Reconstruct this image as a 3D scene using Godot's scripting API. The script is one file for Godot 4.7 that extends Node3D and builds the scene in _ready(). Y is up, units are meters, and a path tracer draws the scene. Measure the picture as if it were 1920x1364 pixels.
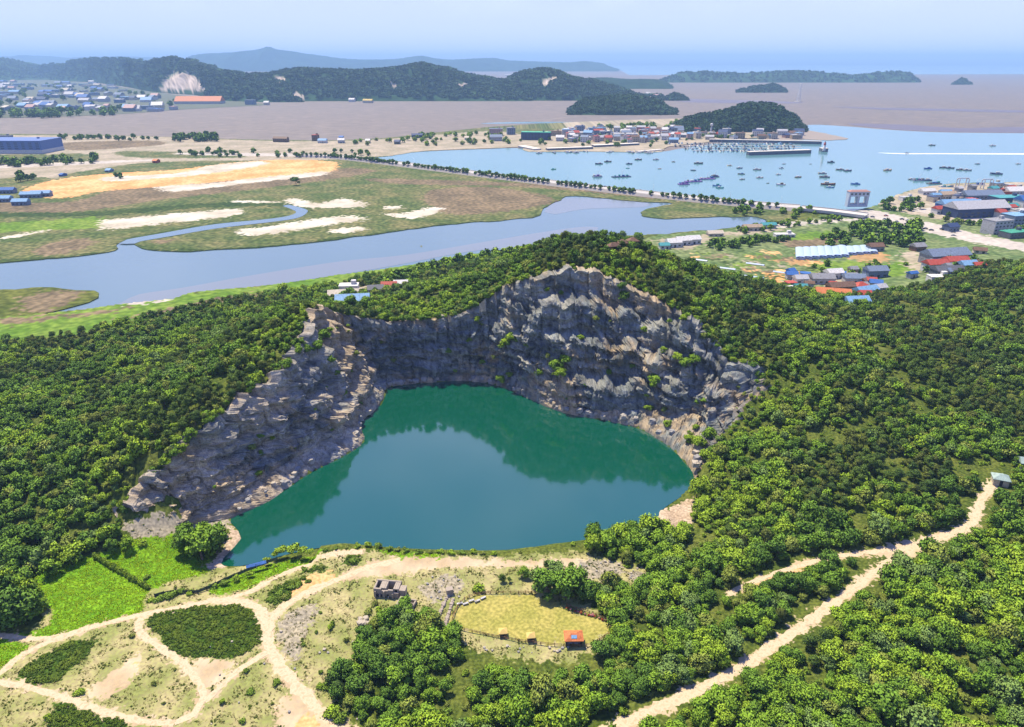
extends Node3D
# A flooded quarry on a wooded coastal hill, seen from a drone: marsh and river, causeway, harbour, mudflats and hazy hills behind.
const F := 1297.0
const EYE := Vector3(0, 150, 0)
const LAKE_Y := 2.0
var pitch := atan(567.0 / F)
var rng := RandomNumberGenerator.new()
var M := {}
var used := {}
var HG := PackedFloat32Array()
var shore_poly := PackedVector2Array()
var rim_poly := PackedVector2Array()
var S3: Array = []
var F3: Array = []
var R3: Array = []
const GX0 := -540.0
const GZ0 := -640.0
const GS := 6.0
const GW := 181
const GH := 101

# ---------- pixels of the photograph to places ----------
func ray(px: float, py: float) -> Vector3:
	return Vector3((px - 960.0) / F, -(py - 682.0) / F, -1.0).rotated(Vector3.RIGHT, -pitch)
func G(px: float, py: float, h := 0.8) -> Vector3:
	var d := ray(px, py)
	return EYE + d * ((h - EYE.y) / d.y)
func AD(px: float, py: float, dist: float) -> Vector3:
	var d := ray(px, py)
	return EYE + d * (dist / -d.z)
func pix(p: Vector3) -> Vector2:
	var v := (p - EYE).rotated(Vector3.RIGHT, pitch)
	if v.z > -1.0: return Vector2(-9999, -9999)
	return Vector2(960.0 + F * v.x / -v.z, 682.0 - F * v.y / -v.z)
func GT(px: float, py: float) -> Vector3:
	var d := ray(px, py)
	var t := 60.0 / -d.z
	while t < 900.0:
		var p := EYE + d * t
		if p.y < ter(p.x, p.z): break
		t += 3.0
	var lo := t - 3.0
	for k in 8:
		var m := (lo + t) * 0.5
		var p := EYE + d * m
		if p.y < ter(p.x, p.z): t = m
		else: lo = m
	return EYE + d * t
func v2(p: Vector3) -> Vector2: return Vector2(p.x, p.z)
func polyG(a: Array, h := 0.8) -> PackedVector2Array:
	var r := PackedVector2Array()
	for q in a: r.append(v2(G(q[0], q[1], h)))
	return r
func polyT(a: Array) -> PackedVector2Array:
	var r := PackedVector2Array()
	for q in a: r.append(v2(GT(q[0], q[1])))
	return r
func smooth2(a: PackedVector2Array, closed: bool, step: float) -> PackedVector2Array:
	var r := PackedVector2Array()
	var n := a.size()
	for i in (n if closed else n - 1):
		var p0 := a[(i - 1 + n) % n] if closed or i > 0 else a[0]
		var p1 := a[i]
		var p2 := a[(i + 1) % n]
		var p3 := a[(i + 2) % n] if closed or i < n - 2 else a[n - 1]
		var k := maxi(1, int(p1.distance_to(p2) / step))
		for j in k: r.append(p1.cubic_interpolate(p2, p0, p3, float(j) / k))
	if not closed: r.append(a[n - 1])
	return r
func noise(freq: float, sd: int, oct := 3, kind := FastNoiseLite.TYPE_SIMPLEX_SMOOTH) -> FastNoiseLite:
	var n := FastNoiseLite.new()
	n.seed = sd; n.frequency = freq; n.noise_type = kind
	n.fractal_type = FastNoiseLite.FRACTAL_FBM if oct > 1 else FastNoiseLite.FRACTAL_NONE
	n.fractal_octaves = oct
	return n
func sg(c: Color) -> Color: return c.linear_to_srgb()

# ---------- objects ----------
func numbered(s: String) -> String:
	var n: int = used.get(s, 0)
	used[s] = n + 1
	return s if n == 0 else "%s_%03d" % [s, n]
func tag(o: Node, label: String, category: String, group := "") -> Node:
	o.set_meta("label", label); o.set_meta("category", category)
	if group: o.set_meta("group", group)
	return o
func thing(called: String, label: String, category: String, at := Vector3.ZERO, turn := 0.0, group := "") -> Node3D:
	var o := Node3D.new()
	o.name = numbered(called); add_child(o)
	o.position = at; o.rotation.y = turn
	tag(o, label, category, group)
	return o
func part(parent: Node, called: String, mesh: Mesh, mat: Material, at := Vector3.ZERO, turn := 0.0) -> MeshInstance3D:
	var o := MeshInstance3D.new()
	o.mesh = mesh; o.name = called; o.material_override = mat
	o.position = at; o.rotation.y = turn
	parent.add_child(o, true)
	return o
func struct(called: String, mesh: Mesh, mat: Material, kind := "structure") -> MeshInstance3D:
	var o := MeshInstance3D.new()
	o.mesh = mesh; o.name = numbered(called); o.material_override = mat
	add_child(o)
	o.set_meta("kind", kind)
	return o
func mat(c: Color, rough := 0.85, spec := 0.3) -> StandardMaterial3D:
	var m := StandardMaterial3D.new()
	m.albedo_color = sg(c); m.roughness = rough; m.metallic_specular = spec
	return m
func arr(v: PackedVector3Array, n: PackedVector3Array, idx: PackedInt32Array, col := PackedColorArray(), uv := PackedVector2Array()) -> ArrayMesh:
	var a := []
	a.resize(Mesh.ARRAY_MAX)
	a[Mesh.ARRAY_VERTEX] = v
	if n.size(): a[Mesh.ARRAY_NORMAL] = n
	if col.size(): a[Mesh.ARRAY_COLOR] = col
	if uv.size(): a[Mesh.ARRAY_TEX_UV] = uv
	a[Mesh.ARRAY_INDEX] = idx
	var m := ArrayMesh.new()
	m.add_surface_from_arrays(Mesh.PRIMITIVE_TRIANGLES, a)
	return m
var box_cache := {}
func box(x: float, y: float, z: float) -> Mesh:   # base at y = 0, edges a little chamfered on top
	var k := "%.2f,%.2f,%.2f" % [x, y, z]
	if not box_cache.has(k):
		var c := minf(0.12, minf(x, minf(y, z)) * 0.12)
		var st := SurfaceTool.new()
		st.begin(Mesh.PRIMITIVE_TRIANGLES)
		loft(st, [[Vector2(x, z), 0.0], [Vector2(x, z), y - c], [Vector2(x - 2 * c, z - 2 * c), y]])
		st.generate_normals()
		box_cache[k] = st.commit()
	return box_cache[k]
func quad(st: SurfaceTool, a: Vector3, b: Vector3, c: Vector3, d: Vector3) -> void:
	for p in [a, b, c, a, c, d]: st.add_vertex(p)
func loft(st: SurfaceTool, rows: Array, at := Vector3.ZERO) -> void:   # rectangles stacked upwards: [size, y]
	st.set_smooth_group(-1)
	var rings := []
	for r in rows:
		var s: Vector2 = r[0] * 0.5
		rings.append([at + Vector3(-s.x, r[1], s.y), at + Vector3(s.x, r[1], s.y), at + Vector3(s.x, r[1], -s.y), at + Vector3(-s.x, r[1], -s.y)])
	for i in rings.size() - 1:
		for k in 4:
			var j := (k + 1) % 4
			quad(st, rings[i][j], rings[i][k], rings[i + 1][k], rings[i + 1][j])
	var t: Array = rings[-1]
	quad(st, t[3], t[2], t[1], t[0])
	var b: Array = rings[0]
	quad(st, b[0], b[1], b[2], b[3])
func gable(x: float, z: float, h: float, over := 0.5) -> Mesh:   # ridge along x, base at y = 0, eaves slab 0.25 thick
	var st := SurfaceTool.new()
	st.begin(Mesh.PRIMITIVE_TRIANGLES); st.set_smooth_group(-1)
	var a := x * 0.5 + over
	var b := z * 0.5 + over
	var e := 0.25
	var P := [Vector3(-a, 0, b), Vector3(a, 0, b), Vector3(a, 0, -b), Vector3(-a, 0, -b), Vector3(-a, e, b), Vector3(a, e, b), Vector3(a, e, -b), Vector3(-a, e, -b), Vector3(-a, h, 0), Vector3(a, h, 0)]
	for f in [[1, 0, 4, 5], [2, 1, 5, 6], [3, 2, 6, 7], [0, 3, 7, 4], [5, 4, 8, 9], [7, 6, 9, 8], [0, 1, 2, 3]]:
		quad(st, P[f[0]], P[f[1]], P[f[2]], P[f[3]])
	for f in [[6, 5, 9], [4, 7, 8]]:
		for k in f: st.add_vertex(P[k])
	st.generate_normals()
	return st.commit()
func hip(x: float, z: float, h: float, over := 0.4) -> Mesh:
	var st := SurfaceTool.new()
	st.begin(Mesh.PRIMITIVE_TRIANGLES)
	var a := x + over * 2
	var b := z + over * 2
	loft(st, [[Vector2(a, b), 0.0], [Vector2(a, b), 0.2], [Vector2(maxf(a - b * 0.9, 0.2), b * 0.1), h]])
	st.generate_normals()
	return st.commit()
func tube(st: SurfaceTool, a: Vector3, b: Vector3, ra: float, rb: float, sides := 6) -> void:
	var d := (b - a).normalized()
	var u := d.cross(Vector3(0.31, 0.2, 0.93)).normalized()
	var w := d.cross(u)
	for k in sides:
		var t0 := TAU * k / sides
		var t1 := TAU * (k + 1) / sides
		var o0 := u * cos(t0) + w * sin(t0)
		var o1 := u * cos(t1) + w * sin(t1)
		quad(st, a + o0 * ra, a + o1 * ra, b + o1 * rb, b + o0 * rb)
		for p in [b, b + o0 * rb, b + o1 * rb]: st.add_vertex(p)
func tubes(list: Array, sides := 6) -> Mesh:
	var st := SurfaceTool.new()
	st.begin(Mesh.PRIMITIVE_TRIANGLES)
	for t in list: tube(st, t[0], t[1], t[2], t[3], sides)
	st.generate_normals()
	return st.commit()

# ---------- ground maps: what covers the ground, drawn top-down in metres ----------
class Map:
	var w: int
	var h: int
	var x0: float
	var z0: float
	var s: float
	var ids := PackedByteArray()
	func _init(ax: float, az: float, bx: float, bz: float, step: float):
		x0 = ax; z0 = az; s = step
		w = int((bx - ax) / step); h = int((bz - az) / step)
		ids.resize(w * h)
	func fill(poly: PackedVector2Array, id: int) -> void:
		var n := poly.size()
		var lo := INF
		var hi := -INF
		for p in poly:
			lo = minf(lo, p.y); hi = maxf(hi, p.y)
		for r in range(maxi(0, int((lo - z0) / s)), mini(h, int((hi - z0) / s) + 2)):
			var z := z0 + (r + 0.5) * s
			var xs := []
			for i in n:
				var a := poly[i]
				var b := poly[(i + 1) % n]
				if (a.y > z) != (b.y > z): xs.append(a.x + (z - a.y) / (b.y - a.y) * (b.x - a.x))
			xs.sort()
			for k in range(0, xs.size() - 1, 2):
				for c in range(maxi(0, int((xs[k] - x0) / s + 0.5)), mini(w, int((xs[k + 1] - x0) / s + 0.5))): ids[r * w + c] = id
	func stroke(line: PackedVector2Array, wid: float, id: int) -> void:
		for i in line.size() - 1:
			var a := line[i]
			var b := line[i + 1]
			var n := ((b - a).normalized() * wid * 0.5).orthogonal()
			fill(PackedVector2Array([a + n, b + n, b - n, a - n]), id)
			var c := PackedVector2Array()
			for k in 8: c.append(b + Vector2.from_angle(TAU * k / 8) * wid * 0.5)
			fill(c, id)
	func id_at(x: float, z: float) -> int:
		var c := int((x - x0) / s)
		var r := int((z - z0) / s)
		return ids[r * w + c] if c >= 0 and r >= 0 and c < w and r < h else 0
	func uv(x: float, z: float) -> Vector2: return Vector2((x - x0) / (w * s), (z - z0) / (h * s))
	func picture(pal: Array, coarse: FastNoiseLite, fine: FastNoiseLite, warp: FastNoiseLite, amp: float) -> ImageTexture:
		var d := PackedByteArray()
		d.resize(w * h * 3)
		var q := 0
		for r in h:
			var z := z0 + r * s
			for c in w:
				var x := x0 + c * s
				var wn := warp.get_noise_2d(x, z)
				var fn := fine.get_noise_2d(x, z)
				var cc := clampi(c + int(wn * amp + fn * amp * 0.9), 0, w - 1)
				var rr := clampi(r + int(warp.get_noise_2d(z + 900.0, x) * amp + fine.get_noise_2d(z, x + 70.0) * amp * 0.9), 0, h - 1)
				var p: Array = pal[ids[rr * w + cc]]
				var t := clampf(0.5 + coarse.get_noise_2d(x, z) * 0.9 + fn * 0.55, 0.0, 1.0)
				var k: float = 1.0 + fn * p[2]
				var col: Color = p[0].lerp(p[1], t) * k
				d[q] = clampi(int(col.r * 255.0), 0, 255)
				d[q + 1] = clampi(int(col.g * 255.0), 0, 255)
				d[q + 2] = clampi(int(col.b * 255.0), 0, 255)
				q += 3
		var im := Image.create_from_data(w, h, false, Image.FORMAT_RGB8, d)
		return ImageTexture.create_from_image(im)

# ---------- terrain ----------
func ter(x: float, z: float) -> float:
	var u := clampf((x - GX0) / GS, 0.0, GW - 1.001)
	var v := clampf((z - GZ0) / GS, 0.0, GH - 1.001)
	var i := int(u)
	var j := int(v)
	u -= i; v -= j
	var k := j * GW + i
	return lerpf(lerpf(HG[k], HG[k + 1], u), lerpf(HG[k + GW], HG[k + GW + 1], u), v)
func make_heights() -> void:
	var c: Array[Vector3] = []
	for q in [[0, 1364, 7], [480, 1364, 7], [960, 1364, 7], [1300, 1364, 9], [1920, 1364, 15], [-300, 1364, 8], [2300, 1364, 18], [0, 1200, 6], [300, 1140, 6], [500, 1130, 6.5], [700, 1060, 6.5], [960, 1050, 6.5], [1150, 1050, 6.5], [1000, 1180, 7], [1250, 1100, 7.5],
			[200, 1080, 5], [0, 1050, 7], [320, 1030, 4], [-200, 1050, 7], [0, 900, 13], [150, 850, 17], [0, 640, 4], [200, 600, 4], [450, 550, 4], [620, 545, 3], [300, 700, 15], [150, 760, 15], [0, 780, 12], [400, 650, 25], [500, 600, 36], [-300, 800, 8], [-300, 640, 4], [-300, 560, 3],
			[640, 530, 3], [900, 490, 3], [780, 545, 12], [1250, 452, 3], [1400, 490, 4], [1560, 552, 5], [1700, 540, 6], [1500, 470, 3], [1750, 460, 3], [1350, 455, 3], [2150, 500, 10],
			[1350, 1000, 6], [1730, 1020, 12], [1500, 1180, 10], [1400, 1240, 9], [1850, 900, 15], [1920, 1200, 15], [2300, 900, 18], [1340, 900, 6], [1310, 960, 4], [300, 1008, 6], [355, 990, 5], [405, 970, 4.4], [445, 1008, 2.2], [418, 1052, 2.3]]:
		c.append(G(q[0], q[1], q[2]))
	for q in [[800, 540, 385], [880, 525, 400], [1000, 472, 372], [1060, 455, 365], [1135, 450, 352], [1200, 462, 360], [1260, 502, 355], [1330, 535, 340], [1400, 566, 335], [1500, 595, 330], [1600, 616, 325], [1750, 606, 355], [1920, 512, 440], [1850, 552, 400], [1500, 700, 272], [1450, 850, 222], [1700, 700, 282], [1900, 700, 288], [1900, 850, 222], [1700, 900, 208], [1450, 1000, 184], [2200, 700, 290], [2200, 550, 400], [1380, 640, 298], [700, 590, 340], [830, 580, 345]]:
		c.append(AD(q[0], q[1], q[2]))
	for p in R3: c.append(p)
	for q in [[-140, -560, 2], [60, -520, 6], [150, -480, 5], [0, -600, 2], [-540, -640, 2], [540, -640, 3], [540, -60, 25], [-540, -60, 8], [0, -40, 8], [-540, -350, 4]]: c.append(Vector3(q[0], q[2], q[1]))
	# multiquadric interpolation of the control heights
	var n := c.size()
	var A: Array[PackedFloat64Array] = []
	for i in n:
		var row := PackedFloat64Array()
		for j in n: row.append(-sqrt(v2(c[i]).distance_squared_to(v2(c[j])) + 150.0) + (2.5 if i == j else 0.0))
		row.append(c[i].y)
		A.append(row)
	for i in n:
		var best := i
		for j in range(i, n):
			if absf(A[j][i]) > absf(A[best][i]): best = j
		var tmp := A[i]
		A[i] = A[best]; A[best] = tmp
		for j in range(i + 1, n):
			var f := A[j][i] / A[i][i]
			if f == 0.0: continue
			for k in range(i, n + 1): A[j][k] -= f * A[i][k]
	var w := PackedFloat64Array()
	w.resize(n)
	for i in range(n - 1, -1, -1):
		var s := A[i][n]
		for k in range(i + 1, n): s -= A[i][k] * w[k]
		w[i] = s / A[i][i]
	var n1 := noise(0.012, 5)
	HG.resize(GW * GH)
	for j in GH:
		var z := GZ0 + j * GS
		for i in GW:
			var x := GX0 + i * GS
			var h := 0.0
			for k in n:
				var dx := x - c[k].x
				var dz := z - c[k].z
				h -= w[k] * sqrt(dx * dx + dz * dz + 150.0)
			h = maxf(h, 1.6) + n1.get_noise_2d(x, z) * clampf((h - 8.0) * 0.12, 0.0, 2.5)
			HG[j * GW + i] = h
var bank_poly := PackedVector2Array()
func ground_height(x: float, z: float, fine: FastNoiseLite) -> float:
	var h := ter(x, z) + fine.get_noise_2d(x, z) * 0.25
	var p := Vector2(x, z)
	if x > -140 and x < 130 and z < -150 and z > -345:
		var inside := Geometry2D.is_point_in_polygon(p, shore_poly)
		var d := edge_dist(p, shore_poly)
		if inside: h = minf(h, LAKE_Y - 0.2 - d * 0.4)
		elif d < 14.0:
			var beach := 0.16 if (x < -62.0 and z > -222.0) or (x > 55.0 and z > -215.0) else 0.9
			h = minf(h, LAKE_Y + 0.1 + d * beach)
	if z < -330.0:
		if Geometry2D.is_point_in_polygon(p, bank_poly): h = -1.0
	return h
func edge_dist(p: Vector2, poly: PackedVector2Array) -> float:
	var best := INF
	for i in poly.size():
		best = minf(best, p.distance_squared_to(Geometry2D.get_closest_point_to_segment(p, poly[i], poly[(i + 1) % poly.size()])))
	return sqrt(best)

# shore, foot and rim of the quarry wall, station by station from the west end to the east end
func make_stations() -> void:
	for q in [[432, 974, 262, 1004, 6, 222, 968, 9], [466, 958, 330, 985, 6, 245, 935, 15], [505, 940, 395, 942, 6, 285, 888, 21], [540, 915, 470, 908, 6, 335, 838, 27], [585, 885, 540, 868, 6, 400, 780, 31], [640, 858, 590, 838, 6.5, 465, 735, 34], [682, 828, 650, 805, 7, 530, 690, 38], [676, 795, 668, 775, 7, 565, 640, 42],
			[715, 758, 695, 740, 7, 582, 580, 46], [726, 728, 712, 712, 6, 630, 590, 39], [742, 724, 737, 714, 4, 690, 603, 33], [800, 718, 800, 708, 4, 765, 605, 31], [870, 715, 872, 705, 4, 850, 595, 33], [925, 722, 930, 708, 5, 912, 572, 39], [985, 745, 985, 725, 7, 945, 540, 49], [1030, 765, 1035, 745, 6, 1000, 522, 56], [1080, 780, 1085, 765, 5, 1065, 505, 60],
			[1140, 790, 1150, 768, 6, 1130, 512, 58], [1200, 805, 1215, 770, 8, 1190, 540, 53], [1240, 828, 1265, 772, 10, 1260, 580, 47], [1260, 842, 1300, 775, 11, 1315, 615, 42], [1280, 862, 1318, 785, 11, 1350, 660, 34], [1298, 884, 1330, 805, 10, 1428, 712, 25], [1302, 902, 1335, 850, 6, 1372, 800, 13]]:
		S3.append(G(q[0], q[1], LAKE_Y))
		F3.append(G(q[2], q[3], q[4]))
		R3.append(G(q[5], q[6], q[7]))
	var near := [[1302, 902], [1285, 925], [1240, 958], [1232, 975], [1235, 990], [1180, 1000], [1120, 1012], [1040, 1022], [950, 1034], [850, 1034], [740, 1030], [650, 1022], [560, 1035], [500, 1050], [450, 1062], [412, 1060], [418, 1048], [440, 1025], [452, 1010], [446, 995], [432, 980]]
	var raw := PackedVector2Array()
	for p in S3: raw.append(v2(p))
	for q in near: raw.append(v2(G(q[0], q[1], LAKE_Y)))
	shore_poly = smooth2(raw, true, 6.0)
	for p in R3: rim_poly.append(v2(p))
	for i in S3.size(): rim_poly.append(v2(S3[S3.size() - 1 - i]))
func cr(a: Array, t: float) -> Vector3:
	var i := clampi(int(t), 0, a.size() - 2)
	var f := t - i
	return a[i].cubic_interpolate(a[i + 1], a[maxi(i - 1, 0)], a[mini(i + 2, a.size() - 1)], f)
var cliff_v := PackedVector3Array()
func make_cliff() -> void:
	var cols := 1150
	var n_low := 16
	var n_face := 78
	var n_top := 5
	var rows := 2 + n_low + n_face + n_top
	var big := noise(1.0 / 34.0, 11, 3)
	var mid := noise(1.0 / 9.0, 12, 2)
	var cell := noise(1.0 / 8.5, 13, 1, FastNoiseLite.TYPE_CELLULAR)
	cell.cellular_return_type = FastNoiseLite.RETURN_CELL_VALUE
	var cell2 := noise(1.0 / 3.2, 14, 1, FastNoiseLite.TYPE_CELLULAR)
	cell2.cellular_return_type = FastNoiseLite.RETURN_CELL_VALUE
	var cell3 := noise(1.0 / 1.5, 24, 1, FastNoiseLite.TYPE_CELLULAR)
	cell3.cellular_return_type = FastNoiseLite.RETURN_CELL_VALUE
	var tint := noise(1.0 / 26.0, 15, 4)
	var stain := noise(1.0 / 7.0, 16, 3)
	var v := PackedVector3Array()
	var colr := PackedColorArray()
	var idx := PackedInt32Array()
	var grey := Color(0.175, 0.192, 0.180)
	var pale := Color(0.335, 0.33, 0.275)
	var tan := Color(0.42, 0.32, 0.19)
	var dark := Color(0.075, 0.075, 0.08)
	var last := float(S3.size() - 1)
	for c in cols:
		var t := last * c / (cols - 1)
		var s := cr(S3, t)
		var f := cr(F3, t)
		var r := cr(R3, t)
		r += Vector3(big.get_noise_2d(t * 60.0, 5.0), big.get_noise_2d(t * 90.0, 60.0) * 0.6, big.get_noise_2d(t * 60.0, 99.0)) * 5.0
		var tan2 := (cr(S3, minf(t + 0.25, last)) + cr(R3, minf(t + 0.25, last)) - cr(S3, maxf(t - 0.25, 0.0)) - cr(R3, maxf(t - 0.25, 0.0)))
		var out := Vector3(tan2.z, 0, -tan2.x).normalized()
		if out.dot(r - s) < 0.0: out = -out
		var endf := clampf(minf(t, last - t) / 1.2, 0.0, 1.0)
		for k in rows:
			var p: Vector3
			var amp := 1.0
			var face := 0.0
			if k < 2:
				p = s - out * (3.0 if k == 0 else 0.8)
				p.y = LAKE_Y - (4.0 if k == 0 else 0.6)
				amp = 0.15
			elif k < 2 + n_low:
				var g := float(k - 2) / n_low
				p = s.lerp(f, g)
				p.y = lerpf(LAKE_Y - 0.3, f.y, pow(g, 0.6))
				amp = 0.22 + 0.35 * g
			elif k < 2 + n_low + n_face:
				var g := float(k - 2 - n_low) / (n_face - 1)
				face = 1.0
				var wob := big.get_noise_2d(t * 30.0, 77.0) * 0.12
				var u := clampf(g * 3.6 + wob * 5.0, 0.0, 3.6)
				var terr := (floorf(u) + smoothstep(0.72, 1.0, u - floorf(u))) / 3.6
				var hz := clampf(lerpf(g, terr, 0.85), 0.0, 1.0)
				p = f.lerp(r, hz)
				p.y = lerpf(f.y, r.y, g)
				amp = 0.55 + 0.45 * sin(PI * minf(g * 1.4, 1.0))
				if g > 0.86: amp *= lerpf(1.0, 0.4, (g - 0.86) / 0.14)
			else:
				var g := float(k - 1 - n_low - n_face) / n_top
				p = r + out * 4.0 * g
				p.y = maxf(r.y, ter(p.x, p.z)) + 0.5 - 2.6 * g * g
				amp = 0.4 * (1.0 - g)
			amp *= 0.35 + 0.65 * endf
			var q := Vector3(p.x, p.y * 1.1 + p.x * 0.2, p.z)
			var tallq := Vector3(p.x, p.y * 0.42, p.z)
			var flatq := Vector3(p.x * 0.55, p.y * 1.7 + p.x * 0.14, p.z * 0.55)
			var d := big.get_noise_3dv(q) * 4.5 + mid.get_noise_3dv(q) * 0.4 + cell.get_noise_3dv(tallq) * 1.5 + cell2.get_noise_3dv(flatq) * 0.7 + cell.get_noise_3dv(flatq * 1.4) * 0.8 + cell2.get_noise_3dv(tallq) * 0.5 + cell3.get_noise_3dv(q) * 0.35
			var strata := absf(fposmod(p.y * 0.2 + p.x * 0.02 + big.get_noise_3dv(p) * 0.9, 1.0) - 0.5) * 2.0
			d += (smoothstep(0.4, 0.55, strata) - 0.5) * 1.6 * face
			p -= out * d * amp * (1.0 if face > 0.5 else 0.5)
			p.y += (cell2.get_noise_3dv(q * 1.1) * 0.8 + cell.get_noise_3dv(q) * 0.6 + cell3.get_noise_3dv(q) * 0.5) * amp * (0.5 if face > 0.5 else 1.6)
			if k < 2: p.y = minf(p.y, LAKE_Y - 0.4)
			v.append(p)
			var n := tint.get_noise_3dv(Vector3(p.x, p.y * 2.2 + p.x * 0.3, p.z))
			var m := stain.get_noise_3dv(Vector3(p.x * 1.8, p.y * 0.22, p.z * 1.8))
			var col := grey.lerp(pale, clampf(n * 1.5 + 0.3 + m * 0.6, 0.0, 1.0))
			col = col.lerp(dark, clampf(m * 2.2 - 0.2 - n * 0.6, 0.0, 0.8))
			var tn := tint.get_noise_3dv(p * 0.8 + Vector3(300, 0, 0)) + stain.get_noise_3dv(p * 1.3) * 0.6
			col = col.lerp(tan, clampf(tn * 2.0 - (0.15 - 0.55 * clampf(1.3 - t / 9.0, 0.0, 1.0) if face > 0.5 else -0.45), 0.0, 0.8))
			if t < 9.0: col = col.lerp(Color(0.42, 0.375, 0.30), clampf(0.32 + n * 0.8, 0.0, 0.6) * clampf((9.0 - t) * 1.5, 0.0, 1.0))
			if face > 0.5 and t > 7.2 and t < 9.6: col = col.lerp(tan, clampf((p.y - 14.0) * 0.06 + stain.get_noise_3dv(p) * 1.2, 0.0, 0.7) * clampf(minf(t - 7.2, 9.6 - t) * 2.0, 0.0, 1.0))
			var blk := cell2.get_noise_3dv(q) * 0.22 + cell.get_noise_3dv(tallq) * 0.16 + cell3.get_noise_3dv(q) * 0.16
			colr.append(Color(col.r * (1.0 + blk), col.g * (1.0 + blk), col.b * (1.0 + blk)))
	for c in cols - 1:
		for k in rows - 1:
			var a := c * rows + k
			idx.append_array([a, a + 1, a + rows, a + 1, a + rows + 1, a + rows])
	# facets: every triangle flat, as broken stone is
	var fv := PackedVector3Array()
	var fn := PackedVector3Array()
	var fc := PackedColorArray()
	var fi := PackedInt32Array()
	for i in range(0, idx.size(), 3):
		var a := v[idx[i]]
		var b := v[idx[i + 1]]
		var cc := v[idx[i + 2]]
		var n := -(b - a).cross(cc - a).normalized()
		for k in 3:
			fv.append(v[idx[i + k]]); fn.append(n); fc.append(colr[idx[i + k]]); fi.append(i + k)
	var m := StandardMaterial3D.new()
	m.vertex_color_use_as_albedo = true
	m.roughness = 0.92; m.metallic_specular = 0.25
	m.albedo_texture = tex_noise(0.02, 31, [Color(0.62, 0.62, 0.62), Color(1, 1, 1), Color(0.78, 0.77, 0.75)], 512)
	m.uv1_triplanar = true; m.uv1_world_triplanar = true
	m.uv1_scale = Vector3(0.09, 0.13, 0.09)
	var frac := NoiseTexture2D.new()
	frac.width = 512; frac.height = 512; frac.seamless = true
	frac.noise = noise(0.035, 37, 3, FastNoiseLite.TYPE_CELLULAR)
	frac.noise.cellular_return_type = FastNoiseLite.RETURN_CELL_VALUE
	frac.as_normal_map = true; frac.bump_strength = 7.0
	m.normal_enabled = true; m.normal_texture = frac; m.normal_scale = 0.8
	cliff_v = v
	struct("cliff", arr(fv, fn, fi, fc), m)
func tex_noise(freq: float, sd: int, cols: Array, size := 512) -> NoiseTexture2D:
	var t := NoiseTexture2D.new()
	t.width = size; t.height = size; t.seamless = true
	t.noise = noise(freq, sd, 5)
	var g := Gradient.new()
	var pc := PackedColorArray()
	var po := PackedFloat32Array()
	for i in cols.size():
		pc.append(cols[i]); po.append(0.2 + 0.6 * i / maxf(1.0, cols.size() - 1.0))
	g.colors = pc; g.offsets = po
	t.color_ramp = g
	return t
func tex_normal(freq: float, sd: int, strength: float, size := 512) -> NoiseTexture2D:
	var t := NoiseTexture2D.new()
	t.width = size; t.height = size; t.seamless = true
	t.noise = noise(freq, sd, 4)
	t.as_normal_map = true; t.bump_strength = strength
	return t
func sheet(poly: PackedVector2Array, y: float, map: Map = null, skirt := 0.0) -> ArrayMesh:
	var tri := Geometry2D.triangulate_polygon(poly)
	if tri.is_empty():
		var best := PackedVector2Array()
		for q in Geometry2D.offset_polygon(poly, -0.5):
			if q.size() > best.size(): best = q
		poly = best
		tri = Geometry2D.triangulate_polygon(poly)
		if tri.is_empty(): print("sheet not triangulated ", poly.size())
	var v := PackedVector3Array()
	var n := PackedVector3Array()
	var uv := PackedVector2Array()
	for p in poly:
		v.append(Vector3(p.x, y, p.y)); n.append(Vector3.UP)
		uv.append(map.uv(p.x, p.y) if map else p * 0.01)
	var idx := PackedInt32Array()
	for i in range(0, tri.size(), 3):
		var a := poly[tri[i]]
		var b := poly[tri[i + 1]]
		var c := poly[tri[i + 2]]
		if (b - a).cross(c - a) < 0.0: idx.append_array([tri[i], tri[i + 2], tri[i + 1]])
		else: idx.append_array([tri[i], tri[i + 1], tri[i + 2]])
	if skirt > 0.0:
		var k := poly.size()
		for i in k:
			var p := poly[i]
			v.append(Vector3(p.x, y - skirt, p.y)); n.append(Vector3.UP); uv.append(uv[i])
		for i in k:
			var j := (i + 1) % k
			idx.append_array([i, j, k + i, j, k + j, k + i])
	return arr(v, n, idx, PackedColorArray(), uv)
func water(c: Color, rough: float, spec: float, scale: float, bump: float) -> StandardMaterial3D:
	var m := mat(c, rough, spec)
	m.normal_enabled = true
	m.normal_texture = tex_normal(0.03, 71, 1.0)
	m.normal_scale = bump
	m.uv1_triplanar = true; m.uv1_world_triplanar = true
	m.uv1_scale = Vector3.ONE * scale
	return m

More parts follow.
